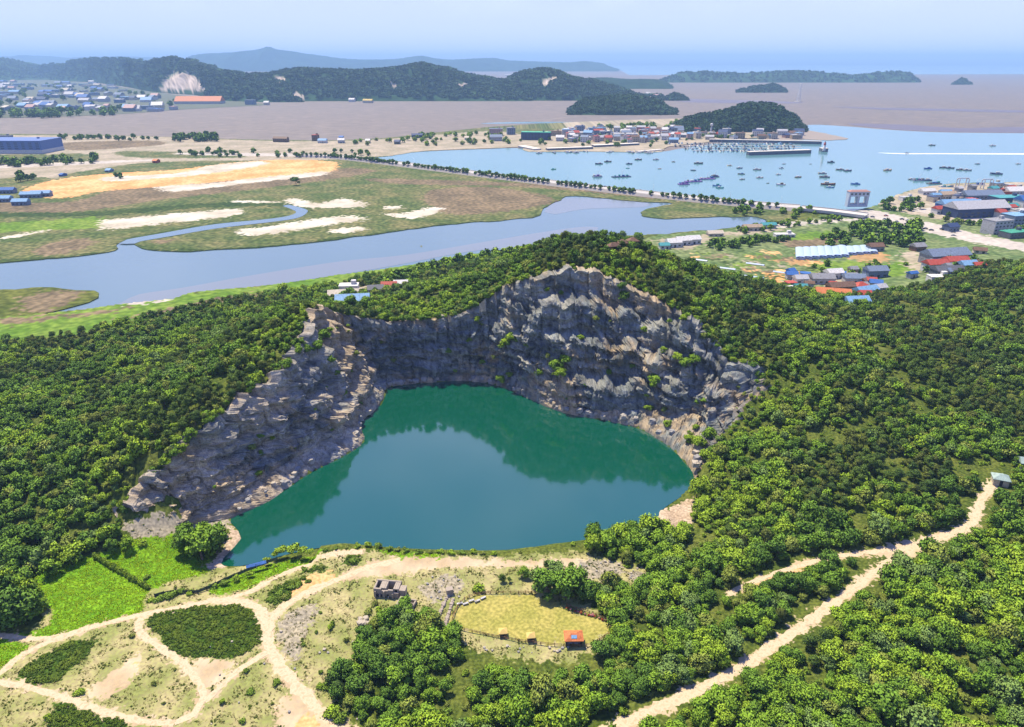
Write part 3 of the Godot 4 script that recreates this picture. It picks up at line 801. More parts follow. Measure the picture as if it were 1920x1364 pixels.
func near_path(p: Vector2, extra: float) -> bool:
	for q in paths:
		var line: PackedVector2Array = q[0]
		var lim: float = q[1] * 0.5 + extra
		var i := 0
		while i < line.size():
			var d := p.distance_to(line[i])
			if d < lim: return true
			i += maxi(1, int((d - lim) / 2.5))
	return false
func near_rim(p: Vector2) -> float:
	var best := INF
	for i in R3.size() - 1:
		best = minf(best, p.distance_squared_to(Geometry2D.get_closest_point_to_segment(p, v2(R3[i]), v2(R3[i + 1]))))
	return sqrt(best)
func add_tree(kind: String, p: Vector3, r: float, tint: int, tall := 1.0) -> void:
	var d := p.distance_to(EYE)
	var s := pix(p + Vector3(0, r, 0))
	var seen := s.x > -20 and s.x < 1940 and s.y < 1390
	all_trees.append([kind, p, r, tall, rng.randf() * TAU, tint, r / d if seen else 0.0])
func plant_forest() -> void:
	rng.seed = 2024
	for kind in ["broadleaf", "pine", "shrub"]:
		crowns[kind] = []; crowns[kind + "_far"] = []; trunks[kind] = []
		for k in 6:
			crowns[kind].append(make_crown(kind, 10 + k, 3200 if kind != "shrub" else 900, 0.085 if kind != "shrub" else 0.12))
			crowns[kind + "_far"].append(make_crown(kind, 20 + k, 1500 if kind != "shrub" else 500, 0.11 if kind != "shrub" else 0.15, true))
			trunks[kind].append(make_trunk(kind, 30 + k))
		leaf_mats[kind] = []
		for t in TINTS[kind]: leaf_mats[kind].append(leaf_mat(t[0]))
	var tone := noise(1.0 / 55.0, 201, 2)
	var fine := noise(1.0 / 13.0, 202, 2)
	var gap := noise(1.0 / 24.0, 203, 2)
	var pn := noise(1.0 / 70.0, 204, 2)
	var z := -66.0
	while z > -625.0:
		var sp := 3.1 if z > -330.0 else 3.9
		var x := -535.0
		while x < 535.0:
			var p := Vector2(x + rng.randf_range(-0.5, 0.5) * sp, z + rng.randf_range(-0.5, 0.5) * sp)
			x += sp
			if absf(p.x) > 70.0 - p.y * 0.86: continue
			var inA := p.x > -198 and p.x < 246 and p.y > -298
			if (mapA.id_at(p.x, p.y) if inA else mapB.id_at(p.x, p.y)) != 0: continue
			var y := ter(p.x, p.y)
			if y < 1.8: continue
			var rimd := 99.0
			if p.x > -150 and p.x < 150 and p.y < -165 and p.y > -360:
				if Geometry2D.is_point_in_polygon(p, shore_poly) or Geometry2D.is_point_in_polygon(p, rim_poly): continue
				rimd = near_rim(p)
				if rimd < 0.6: continue
				if edge_dist(p, shore_poly) < 4.5: continue
			if p.y < -330.0 and Geometry2D.is_point_in_polygon(p, bank_poly): continue
			if p.y > -260.0 and near_path(p, 2.6): continue
			var g := gap.get_noise_2d(p.x, p.y)
			var s := pix(Vector3(p.x, y, p.y))
			if s.x > 250 and s.x < 445 and s.y > 855 and s.y < 1004: continue
			var sparse := 0.0
			if s.x > 435 and s.x < 1114 and s.y > 995 and s.y < 1062: continue
			if s.x > 870 and s.x < 1125 and s.y > 1195 and s.y < 1272: continue
			if s.x > 1400 and s.x < 1900 and s.y > 540 and s.y < 900: sparse = 0.12
			if s.x > 1250 and s.x < 1330 and s.y > 470 and s.y < 570: sparse = 0.2
			if g > 0.46 - sparse:
				if rng.randf() < 0.6: add_tree("shrub", Vector3(p.x, y - 0.1, p.y), rng.randf_range(0.7, 1.5), rng.randi() % 3, rng.randf_range(0.7, 1.2))
				continue
			var t := tone.get_noise_2d(p.x, p.y) + fine.get_noise_2d(p.x, p.y) * 0.6 + rng.randf_range(-0.35, 0.35)
			# bright young growth round the lake's east side and the foreground, pines on the upper slopes
			var bright := 0.0
			if s.x > 1150 and s.x < 1480 and s.y > 740 and s.y < 1120: bright = 0.4
			if s.y > 960 and s.x > 1300: bright = 0.22
			if s.x < 330 and s.y > 930: bright = 0.35
			if s.x > 640 and s.x < 1260 and s.y > 1120: bright = 0.28
			var pine := pn.get_noise_2d(p.x, p.y) + rng.randf_range(-0.3, 0.3) > (0.05 if s.x > 1380 and s.y < 900 else (0.18 if s.x < 560 and s.y < 950 else 0.36)) + bright
			if pine:
				add_tree("pine", Vector3(p.x, y - 0.2, p.y), rng.randf_range(1.5, 2.7), 0 if t > 0.1 else (1 if t > -0.25 else 2), rng.randf_range(0.9, 1.2))
			else:
				var u := t * 1.1 + bright
				var ti := 0 if u > 0.5 else (1 if u > 0.15 else (2 if u > -0.25 else 3))
				if rng.randf() < 0.2: ti = 4 if rng.randf() < 0.6 else 5
				var small := rng.randf() < 0.35 or g > 0.3 - sparse
				var rr := rng.randf_range(1.2, 2.0) if small else rng.randf_range(1.9, 3.0) * (1.3 if rng.randf() < 0.12 else 1.0)
				if s.y > 1000: rr *= 1.12
				if rimd < 8.0: rr *= 0.7
				add_tree("broadleaf", Vector3(p.x, y - 0.3 * rr, p.y), rr, ti, rng.randf_range(0.8, 1.15))
			if rng.randf() < 0.4:
				var w := p + Vector2(rng.randf_range(-1, 1), rng.randf_range(-1, 1)) * sp * 0.6
				if near_path(w, 1.2): continue
				add_tree("shrub", Vector3(w.x, ter(w.x, w.y) - 0.1, w.y), rng.randf_range(0.9, 1.8), rng.randi() % 3, rng.randf_range(0.8, 1.5))
		z -= sp
	# single trees and bushes of the open ground: [x, y of the foot in the photograph, crown radius, kind, tint]
	for q in [[350, 1030, 4.2, "broadleaf", 2], [378, 1045, 5.4, "broadleaf", 1], [405, 1030, 4.6, "broadleaf", 2], [385, 1020, 4.5, "broadleaf", 1], [30, 1165, 6.2, "broadleaf", 3], [0, 1150, 6.0, "broadleaf", 3], [50, 1150, 4.5, "broadleaf", 2], [-30, 1170, 6.0, "broadleaf", 3],
			[1030, 1118, 4.6, "broadleaf", 2], [1060, 1120, 4.8, "broadleaf", 2], [1010, 1105, 3.6, "broadleaf", 5], [1075, 1105, 4.2, "broadleaf", 2], [1045, 1095, 3.8, "broadleaf", 5], [1100, 1118, 3.4, "broadleaf", 2], [1025, 1065, 1.6, "pine", 0], [1072, 1068, 1.4, "pine", 0], [943, 1092, 1.5, "pine", 0], [955, 1093, 1.0, "pine", 0], [985, 1082, 2.0, "broadleaf", 1], [898, 1108, 2.6, "shrub", 0],
			[728, 1172, 3.0, "broadleaf", 2], [772, 1172, 2.8, "broadleaf", 1], [800, 1160, 2.2, "broadleaf", 2], [705, 1180, 2.4, "broadleaf", 4], [690, 1150, 1.6, "shrub", 2], [700, 1135, 1.4, "shrub", 2], [710, 1148, 1.5, "shrub", 0],
			[100, 1078, 3.0, "broadleaf", 1], [135, 1060, 2.6, "broadleaf", 0], [210, 1035, 2.6, "broadleaf", 2], [240, 1030, 2.2, "broadleaf", 1], [268, 1022, 2.0, "shrub", 0], [180, 985, 2.6, "broadleaf", 2], [275, 1085, 1.4, "shrub", 1],
			[300, 1125, 1.9, "shrub", 1], [318, 1120, 2.2, "shrub", 1], [335, 1112, 1.8, "shrub", 1], [284, 1128, 1.5, "shrub", 0], [355, 1115, 1.5, "shrub", 0], [150, 1300, 1.6, "shrub", 0], [148, 1304, 1.0, "shrub", 2], [515, 1283, 1.5, "shrub", 1], [470, 1300, 1.3, "shrub", 1], [455, 1355, 1.2, "shrub", 1], [615, 1290, 2.0, "shrub", 1], [640, 1300, 2.2, "shrub", 1], [620, 1340, 2.4, "shrub", 0], [655, 1330, 2.2, "shrub", 2], [600, 1290, 1.2, "shrub", 1], [640, 1350, 2.0, "shrub", 1],
			[662, 1054, 1.9, "shrub", 1], [590, 1067, 1.2, "shrub", 1], [570, 1071, 1.4, "shrub", 1], [605, 1064, 1.0, "shrub", 2], [510, 1125, 1.4, "shrub", 1], [525, 1115, 1.7, "shrub", 1], [545, 1105, 1.6, "shrub", 1], [560, 1098, 1.5, "shrub", 1], [535, 1120, 1.4, "shrub", 2], [575, 1092, 1.2, "shrub", 1],
			[515, 1040, 1.6, "shrub", 0], [530, 1035, 2.2, "shrub", 0], [548, 1033, 2.6, "shrub", 0], [566, 1035, 2.3, "shrub", 0], [582, 1036, 1.6, "shrub", 0], [500, 1052, 1.4, "shrub", 0], [468, 1078, 1.5, "shrub", 0], [445, 1085, 1.6, "shrub", 0], [420, 1095, 1.6, "shrub", 1], [400, 1102, 1.5, "shrub", 1], [610, 1032, 1.0, "shrub", 1], [630, 1030, 1.1, "shrub", 1], [650, 1028, 1.0, "shrub", 2], [670, 1026, 1.4, "shrub", 0], [690, 1025, 1.6, "shrub", 0], [708, 1026, 1.5, "shrub", 1], [730, 1030, 1.3, "shrub", 1], [745, 1032, 1.1, "shrub", 2], [760, 1034, 1.4, "shrub", 1], [785, 1036, 1.3, "shrub", 1], [806, 1036, 1.1, "shrub", 2], [825, 1037, 1.4, "shrub", 0], [845, 1038, 1.6, "shrub", 0], [866, 1038, 1.4, "shrub", 1], [888, 1038, 1.5, "shrub", 0], [905, 1040, 1.0, "shrub", 2], [925, 1040, 1.2, "shrub", 0], [975, 1036, 0.9, "shrub", 2], [1074, 1022, 1.3, "shrub", 0],
			[1112, 1030, 3.2, "broadleaf", 0], [1135, 1032, 3.4, "broadleaf", 1], [1160, 1020, 3.8, "broadleaf", 0], [1185, 1030, 3.6, "broadleaf", 1], [1205, 1038, 3.2, "broadleaf", 1], [1175, 1045, 2.4, "broadleaf", 0], [1210, 1020, 3.4, "broadleaf", 5], [1230, 1030, 3.4, "broadleaf", 1], [1240, 1010, 2.8, "broadleaf", 0], [1175, 1062, 1.3, "shrub", 0], [1250, 1015, 3.0, "broadleaf", 0],
			[555, 348, 6.0, "broadleaf", 3]]:
		var p := GT(q[0], q[1]) if q[1] > 400 else G(q[0], q[1], 0.9)
		if q[0] > 330 and q[0] < 440 and q[1] > 1000 and q[1] < 1060: p = G(q[0], q[1], 3.2)
		if Geometry2D.is_point_in_polygon(v2(p), shore_poly) or edge_dist(v2(p), shore_poly) < 0.8: continue
		add_tree(q[3], p - Vector3(0, 0.12 * q[2] if q[3] == "broadleaf" else 0.05, 0), q[2], q[4], 0.95 if q[3] != "shrub" else 0.75)
	for k in 60:    # scrub dotted over the dry ground
		var p := GT(rng.randf_range(20, 690), rng.randf_range(1060, 1362))
		if mapA.id_at(p.x, p.z) != 1 or near_path(v2(p), 1.2): continue
		add_tree("shrub", p, rng.randf_range(0.5, 1.1), rng.randi() % 3)
	# bushes rooted in the quarry wall
	for q in [[960, 640, 2.6, 0], [950, 650, 2.0, 0], [1045, 690, 2.6, 1], [1060, 680, 2.2, 1], [1050, 705, 2.0, 0], [895, 600, 1.4, 0], [880, 640, 1.2, 0], [1025, 545, 1.2, 0], [1090, 640, 1.3, 0], [940, 715, 1.6, 1], [955, 705, 1.3, 0], [1230, 720, 2.2, 1], [1285, 690, 2.4, 1], [1300, 680, 2.2, 1], [1270, 675, 1.8, 0], [1240, 660, 1.2, 0], [1215, 770, 1.4, 0], [1170, 560, 2.4, 3], [1165, 545, 2.0, 3], [605, 640, 2.6, 2], [595, 655, 2.2, 2], [620, 680, 1.8, 1], [575, 660, 1.8, 2], [487, 892, 1.2, 0], [468, 845, 1.4, 4], [620, 590, 2.4, 2], [1010, 700, 1.5, 1], [905, 680, 1.2, 1], [1140, 700, 1.3, 2], [1185, 690, 1.2, 1], [1120, 600, 1.2, 4], [1205, 620, 1.3, 0], [840, 660, 1.2, 1], [1280, 600, 1.5, 0], [1310, 835, 2.2, 0], [1290, 830, 1.8, 0], [1325, 860, 2.2, 0], [1330, 820, 2.2, 1], [1250, 800, 1.4, 0]]:
		var best := INF
		var spot := Vector3.ZERO
		for i in range(0, cliff_v.size(), 3):
			var d := pix(cliff_v[i]).distance_squared_to(Vector2(q[0], q[1]))
			if d < best:
				best = d; spot = cliff_v[i]
		add_tree("broadleaf", spot - Vector3(0, q[2] * 0.5, 0), q[2] * 1.45, q[3], 0.8)
		all_trees[-1][0] = "cliff"
	for k in 55:
		var i := rng.randi() % cliff_v.size()
		if cliff_v[i].y < 6.0: continue
		var rr := rng.randf_range(0.7, 1.7)
		add_tree("broadleaf", cliff_v[i] - Vector3(0, rr * 0.4, 0), rr, [0, 1, 2, 4][rng.randi() % 4], 0.8)
		all_trees[-1][0] = "cliff"
	for k in 190:   # scrub spilling over the quarry rim
		var t := rng.randf_range(0.6, R3.size() - 1.5)
		if (t > 6.5 and t < 9.4 and rng.randf() < 0.75) or (t > 15.6 and t < 17.4 and rng.randf() < 0.5): continue
		var c := cr(R3, t)
		var o := Vector2(rng.randf_range(-2.5, 2.5), rng.randf_range(-3.5, 1.5))
		add_tree("broadleaf", Vector3(c.x + o.x, maxf(c.y, ter(c.x + o.x, c.z + o.y)) - 0.4, c.z + o.y), rng.randf_range(0.9, 2.3), [0, 1, 2, 4][rng.randi() % 4], rng.randf_range(0.7, 1.0))
	build_trees()
func place_name(p: Vector3) -> String:
	var s := pix(p)
	if near_path(v2(p), 7.0): return "beside the dirt track" if s.x > 1000 else "beside the branching footpaths"
	if edge_dist(v2(p), shore_poly) < 16.0: return "at the edge of the lake"
	if s.x > 640 and s.x < 1180 and s.y > 1030: return "next to the fenced lawn and the ruins"
	if s.x < 650 and s.y > 1000: return "by the green meadow"
	if near_rim(v2(p)) < 25.0: return "near the rim of the quarry wall"
	if s.x < 700: return "on the wooded slope beside the west quarry wall"
	if s.y > 1000: return "in the woods below the dirt track" if s.x > 1250 else "in the wood below the fenced lawn"
	return "on the wooded slope above the dirt track"
func build_trees() -> void:
	all_trees.sort_custom(func(a, b): return a[6] > b[6])
	var left := {"broadleaf": 300, "pine": 220, "shrub": 220, "cliff": 120}
	var lots := {}
	for t in all_trees:
		var kind: String = t[0]
		var leaf := "broadleaf" if kind == "cliff" else kind
		var wob := fposmod(t[4] * 7.3, 1.0)
		var tr := Transform3D(Basis(Vector3(cos(t[4] * 3.0), 0, sin(t[4] * 3.0)), wob * 0.16) * Basis(Vector3.UP, t[4]).scaled(Vector3(t[2] * (0.85 + 0.3 * wob), t[2] * t[3], t[2] * (1.15 - 0.3 * wob))), t[1])
		if left[kind] > 0 and t[6] > 0.0:
			left[kind] -= 1
			var word: String = TINTS[leaf][t[5]][1]
			var big := "large " if t[2] > 3.7 else ("small " if t[2] < 2.2 and leaf != "shrub" or t[2] < 1.0 else ("medium " if t[2] > 3.0 else ""))
			big += "upright " if t[3] > 1.03 else ("low spreading " if t[3] < 0.92 and leaf != "shrub" else "")
			var where := "rooted on a ledge of the quarry wall" if kind == "cliff" else place_name(t[1])
			var nm: String = {"broadleaf": "broadleaf_tree", "pine": "pine_tree", "shrub": "shrub", "cliff": "cliff_bush"}[kind]
			var what: String = {"broadleaf": "broadleaf tree", "pine": "pine tree", "shrub": "low shrub", "cliff": "bush"}[kind]
			var o := thing(nm, big + word + " " + what + " " + where, "tree" if kind == "broadleaf" or kind == "pine" else "shrub", t[1], 0.0, what + ("es " if what == "bush" else "s ") + where)
			o.transform = tr
			var k := used[nm] % 6 as int
			part(o, "trunk", trunks[leaf][k], M.bark)
			part(o, "crown", crowns[leaf][k], leaf_mats[leaf][t[5]])
		else:
			var key := leaf + ("" if t[6] > 0.0 and t[1].distance_to(EYE) < 230.0 else "_far") + "/%d" % (rng.randi() % 6)
			if not lots.has(key): lots[key] = []
			lots[key].append([tr, TINTS[leaf][t[5]][0]])
	var root := Node3D.new()
	root.name = "forest"; add_child(root)
	root.set_meta("kind", "stuff")
	var white := leaf_mat(Color(1, 1, 1))
	for key in lots:
		var bits: PackedStringArray = key.split("/")
		scatter(root, ("broadleaf" if bits[0].begins_with("b") else ("pine" if bits[0].begins_with("p") else "shrub")) + "_crowns", crowns[bits[0]][int(bits[1])], white, lots[key])
	print("trees ", all_trees.size())
func scatter(root: Node, called: String, mesh: Mesh, m: Material, list: Array) -> MultiMeshInstance3D:
	var mm := MultiMesh.new()
	mm.transform_format = MultiMesh.TRANSFORM_3D
	mm.use_colors = true
	mm.mesh = mesh
	mm.instance_count = list.size()
	for i in list.size():
		mm.set_instance_transform(i, list[i][0])
		mm.set_instance_color(i, list[i][1])
	var o := MultiMeshInstance3D.new()
	o.multimesh = mm; o.name = called; o.material_override = m
	root.add_child(o, true)
	o.set_meta("kind", "stuff")
	return o
func make_tuft(sd: int, blades: int, spread: float, wide: float) -> ArrayMesh:
	var r := RandomNumberGenerator.new()
	r.seed = sd
	var v := PackedVector3Array()
	var n := PackedVector3Array()
	var c := PackedColorArray()
	var idx := PackedInt32Array()
	for k in blades:
		var a := r.randf() * TAU
		var o := Vector3(cos(a), 0, sin(a)) * spread * sqrt(r.randf())
		var lean := Vector3(r.randfn(), 0, r.randfn()) * 0.35
		var side := Vector3(-sin(a + r.randf()), 0, cos(a)) * wide
		var hgt := r.randf_range(0.6, 1.1)
		var b := v.size()
		var nn := (Vector3.UP + lean + Vector3(r.randfn(), 0, r.randfn()) * 0.3).normalized()
		for p in [o - side, o + side, o + lean * 0.6 * hgt + side * 0.8 + Vector3(0, hgt * 0.65, 0), o + lean * hgt + Vector3(0, hgt, 0), o + lean * 0.6 * hgt - side * 0.8 + Vector3(0, hgt * 0.65, 0)]:
			v.append(p); n.append(nn)
		var t := r.randf_range(0.75, 1.2)
		for q in 5: c.append(Color(t * r.randf_range(0.9, 1.15), t, t))
		idx.append_array([b, b + 1, b + 2, b, b + 2, b + 4, b + 4, b + 2, b + 3])
	return arr(v, n, idx, c)
func plant_grass() -> void:
	rng.seed = 5150
	var fine := noise(0.12, 61, 2)
	var clump := noise(0.22, 301, 3)
	var tuft := make_tuft(1, 22, 0.5, 0.07)
	var leafy := make_crown("shrub", 77, 160, 0.2)
	var grass: Array = []
	var scrub: Array = []
	var bb := Rect2(open_poly[0], Vector2.ZERO)
	for p in open_poly: bb = bb.expand(p)
	for k in 150000:
		var x := rng.randf_range(maxf(bb.position.x, -175.0), bb.end.x)
		var z := rng.randf_range(bb.position.y, minf(bb.end.y, -95.0))
		var id := mapA.id_at(x, z)
		if id == 0 or id == 4 or id == 5 or id == 8: continue
		var cl := clump.get_noise_2d(x, z) + rng.randf_range(-0.25, 0.25)
		var y := ground_height(x, z, fine) - 0.06
		var s := 0.0
		var c := Color()
		if id == 2:
			s = rng.randf_range(0.15, 0.3) * (1.0 + cl * 0.4)
			c = Color(0.30, 0.50, 0.018).lerp(Color(0.44, 0.62, 0.024), clampf(0.5 + cl, 0, 1))
		elif id == 3:
			if rng.randf() < 0.6: continue
			s = rng.randf_range(0.3, 0.62) * (1.0 + cl * 0.8)
			c = Color(0.062, 0.124, 0.015).lerp(Color(0.133, 0.191, 0.023), clampf(0.5 + cl, 0, 1))
			scrub.append([Transform3D(Basis(Vector3.UP, rng.randf() * TAU).scaled(Vector3.ONE * s), Vector3(x, y, z)), c])
			continue
		elif id == 6:
			if rng.randf() < 0.7: continue
			s = rng.randf_range(0.07, 0.13)
			c = Color(0.274, 0.282, 0.083).lerp(Color(0.332, 0.315, 0.116), clampf(0.5 + cl, 0, 1))
		else:
			if cl < 0.04 or rng.randf() < 0.4 or near_path(Vector2(x, z), 0.2): continue
			s = rng.randf_range(0.12, 0.3)
			c = Color(0.216, 0.241, 0.058).lerp(Color(0.382, 0.332, 0.149), rng.randf())
			if cl > 0.36 and rng.randf() < 0.4:
				scrub.append([Transform3D(Basis(Vector3.UP, rng.randf() * TAU).scaled(Vector3.ONE * s * 1.3), Vector3(x, y, z)), Color(0.108, 0.149, 0.023)])
				continue
		grass.append([Transform3D(Basis(Vector3.UP, rng.randf() * TAU).scaled(Vector3(s * 1.3, s, s * 1.3)), Vector3(x, y, z)), c])
	var g := scatter(self, "grass", tuft, leaf_mat(Color(1, 1, 1)), grass)
	tag(g, "tufted meadow grass round the footpaths and lawn", "grass")
	var u := scatter(self, "undergrowth", leafy, leaf_mat(Color(1, 1, 1)), scrub)
	tag(u, "dark scrubby undergrowth between the branching footpaths", "undergrowth")
	print("grass ", grass.size(), " scrub ", scrub.size())

# ---------- distance: hills, woods, causeway, harbour, villages ----------
func mpp(py: float) -> float:
	return (G(961, py, 1.0) - G(960, py, 1.0)).length()
const BARE := [[[300, 170], [308, 152], [325, 140], [342, 134], [362, 142], [378, 155], [386, 170]], [[1012, 158], [1022, 150], [1040, 142], [1046, 146], [1034, 152], [1024, 160]], [[505, 152], [524, 144], [540, 144], [526, 154]], [[546, 184], [556, 174], [570, 180], [572, 188]], [[725, 160], [738, 153], [748, 160], [735, 165]], [[855, 160], [870, 154], [880, 160], [865, 164]], [[1205, 186], [1222, 180], [1236, 184], [1222, 189]]]
func hill(crest: Array, base_py: float, far: float, seedn: int, tint: Color, clump: float, n_clump: int) -> void:
	var base0 := -G(960, base_py, 0.0).z
	var nn := noise(1.0 / (base0 * 0.05), seedn, 4)
	var lump := noise(1.0 / maxf(14.0, base0 * 0.006), seedn + 1, 2)
	var tone := noise(1.0 / (base0 * 0.03), seedn + 2, 4)
	var bare := []
	for q in BARE:
		var pp := PackedVector2Array()
		for w in q: pp.append(Vector2(w[0], w[1]))
		bare.append(pp)
	var c2 := PackedVector2Array()
	var cb := PackedVector2Array()
	for q in crest:
		c2.append(Vector2(q[0], q[1]))
		cb.append(Vector2(q[0], q[2] if q.size() > 2 else base_py))
	var line := smooth2(c2, false, 3.0)
	var rows := 44
	var v := PackedVector3Array()
	var col := PackedColorArray()
	var rocky := PackedByteArray()
	for i in line.size():
		var bp := base_py
		for j in cb.size() - 1:
			if line[i].x >= cb[j].x and line[i].x <= cb[j + 1].x: bp = lerpf(cb[j].y, cb[j + 1].y, (line[i].x - cb[j].x) / (cb[j + 1].x - cb[j].x))
		var base_d := -G(960, bp, 0.0).z
		var top_d := base_d * far
		var top := AD(line[i].x, line[i].y, top_d)
		var edge := clampf(minf(i, line.size() - 1 - i) / 10.0, 0.0, 1.0)
		for k in rows:
			var t := float(k) / (rows - 1) * 2.0
			var d := lerpf(base_d, top_d, t) if t < 1.0 else lerpf(top_d, top_d * 2.0 - base_d, t - 1.0)
			var x := top.x * d / top_d
			var bend := nn.get_noise_2d(x, 33.0) * (top_d - base_d) * 0.5 * clampf(1.0 - absf(1.0 - t), 0.0, 1.0)
			var prof := sin(minf(t, 2.0 - t) * PI * 0.5)
			var y := maxf(top.y, 4.0) * pow(prof, 0.85) * (0.35 + 0.65 * edge if t != 1.0 else 1.0)
			var z := -d - bend
			y *= 1.0 + nn.get_noise_2d(x, z) * 0.45 * (1.0 - pow(prof, 4.0))
			y += lump.get_noise_2d(x, z) * maxf(2.0, base_d * 0.0011) * prof
			if k == 0 or k == rows - 1: y = -2.0
			var p := Vector3(x, y, z)
			v.append(p)
			var s := pix(p)
			var hit := false
			if t < 1.0 and n_clump > 0:
				s += Vector2(lump.get_noise_2d(x * 2.0, z), lump.get_noise_2d(z, x)) * 5.0
				for q in bare:
					if Geometry2D.is_point_in_polygon(s, q): hit = true
			rocky.append(1 if hit else 0)
			if hit: col.append(Color(0.40, 0.33, 0.26) * (1.0 + lump.get_noise_2d(x * 3.0, z * 3.0) * 0.6 + tone.get_noise_2d(x * 4.0, y * 4.0) * 0.5))
			else: col.append(tint * (0.62 if n_clump == 0 else 1.0) * (1.0 + tone.get_noise_2d(x, z) * 0.7))
	var st := SurfaceTool.new()
	st.begin(Mesh.PRIMITIVE_TRIANGLES)
	for i in v.size():
		st.set_color(col[i]); st.add_vertex(v[i])
	for i in line.size() - 1:
		for k in rows - 1:
			var a := i * rows + k
			for q in [a, a + 1, a + rows, a + 1, a + rows + 1, a + rows]: st.add_index(q)
	st.generate_normals()
	var m := mat(Color(1, 1, 1), 0.95, 0.1)
	m.vertex_color_use_as_albedo = true
	struct("hill", st.commit(), m)
	rng.seed = seedn
	var list := []
	for k in n_clump:
		var i := rng.randi() % (line.size() - 1)
		var j := 1 + rng.randi() % (rows / 2 + 1)
		var a := i * rows + j
		if rocky[a] or rocky[a + 1] or rocky[a + rows]: continue
		var p := v[a].lerp(v[a + rows], rng.randf()).lerp(v[a + 1], rng.randf())
		if tone.get_noise_2d(p.x, p.z) > 0.45: continue
		var s := clump * rng.randf_range(0.6, 1.3)
		list.append([Transform3D(Basis(Vector3.UP, rng.randf() * TAU).scaled(Vector3(s, s * 0.8, s)), p - Vector3(0, s * 0.75, 0)), tint * rng.randf_range(0.75, 1.7)])
	if list.size():
		var w := scatter(self, numbered("woodland"), crowns.wood[0], leaf_mat(Color(1, 1, 1)), list)
		w.set_meta("kind", "stuff")
func make_hills() -> void:
	crowns.wood = [make_crown("broadleaf", 88, 150, 0.30)]
	var g := Color(0.026, 0.056, 0.024)
	hill([[-700, 104], [-300, 106], [0, 107], [60, 104], [130, 109], [220, 106], [330, 110], [420, 113]], 128, 1.15, 901, g, 0, 0)
	hill([[300, 124], [350, 114], [380, 103], [440, 97], [470, 95], [500, 88], [530, 94], [580, 102], [640, 110], [700, 112], [750, 110], [790, 105], [840, 112], [920, 109], [960, 114], [1060, 117], [1100, 115], [1140, 121], [1160, 127]], 134, 1.12, 902, g, 0, 0)
	hill([[-500, 130, 152], [-300, 110, 152], [-80, 108, 152], [0, 113, 151], [45, 120, 150], [85, 134, 150], [110, 122, 152], [170, 112, 155], [230, 111, 164], [270, 118, 172], [310, 110, 176], [350, 114, 178], [390, 128, 184], [430, 138, 190], [490, 146, 192], [560, 160, 192]], 180, 1.18, 903, g, 15, 5000)
	hill([[400, 160], [440, 146], [500, 138], [560, 131], [640, 133], [700, 133], [740, 129], [790, 121], [830, 128], [880, 142], [940, 152], [1000, 165]], 190, 1.17, 904, g, 12, 3500)
	hill([[880, 168], [940, 152], [975, 138], [1010, 130], [1045, 135], [1070, 146], [1110, 152], [1160, 166], [1200, 180], [1240, 190]], 189, 1.12, 905, g, 11, 2200)
	hill([[1040, 160], [1080, 150], [1130, 146], [1180, 149], [1240, 150], [1262, 160]], 167, 1.1, 906, g, 0, 0)
	hill([[1068, 206], [1090, 192], [1130, 184], [1180, 182], [1225, 188], [1255, 202], [1268, 214]], 216, 1.08, 907, g, 9, 1300)
	hill([[1235, 146], [1270, 138], [1320, 135], [1400, 137], [1480, 134], [1540, 136], [1590, 141], [1640, 137], [1690, 135], [1715, 143], [1724, 153]], 155, 1.06, 908, g, 12, 700)
	hill([[1382, 169], [1400, 163], [1430, 161], [1455, 158], [1472, 161], [1477, 170]], 174, 1.04, 909, g, 9, 300)
	hill([[1786, 157], [1795, 149], [1805, 145], [1816, 148], [1825, 157]], 159, 1.02, 910, g, 9, 120)
	hill([[1245, 182], [1265, 174], [1285, 178], [1292, 186]], 189, 1.03, 911, g, 8, 120)
	hill([[1255, 238], [1290, 224], [1330, 216], [1380, 203], [1415, 196], [1450, 199], [1480, 215], [1500, 232], [1510, 246]], 249, 1.07, 912, g, 7, 1300)
func ribbon(called: String, line: PackedVector2Array, prof: Array, m: Material) -> void:   # prof: [offset to the far side, height]
	var st := SurfaceTool.new()
	st.begin(Mesh.PRIMITIVE_TRIANGLES); st.set_smooth_group(-1)
	var rows := []
	for i in line.size():
		var d := (line[mini(i + 1, line.size() - 1)] - line[maxi(i - 1, 0)]).normalized()
		var o := Vector2(d.y, -d.x)
		var row := []
		for p in prof:
			var q: Vector2 = line[i] + o * p[0]
			row.append(Vector3(q.x, p[1], q.y))
		rows.append(row)
	for i in line.size() - 1:
		for k in prof.size() - 1: quad(st, rows[i][k], rows[i][k + 1], rows[i + 1][k + 1], rows[i + 1][k])
	for e in [0, line.size() - 1]:
		for k in range(1, prof.size() - 1):
			for p in ([rows[e][0], rows[e][k], rows[e][k + 1]] if e > 0 else [rows[e][0], rows[e][k + 1], rows[e][k]]): st.add_vertex(p)
	st.generate_normals()
	struct(called, st.commit(), m)
func far_tree(p: Vector3, r: float, tint: int, label: String, group: String, called := "roadside_tree", kind := "broadleaf") -> void:
	var o := thing(called, label, "tree", p - Vector3(0, r * 0.35, 0), 0.0, group)
	o.transform = Transform3D(Basis(Vector3.UP, rng.randf() * TAU).scaled(Vector3(r, r * rng.randf_range(0.85, 1.15), r)), o.position)
	part(o, "trunk", trunks[kind][0], M.bark)
	part(o, "crown", crowns[kind + "_low"][rng.randi() % 2], leaf_mats[kind][tint])
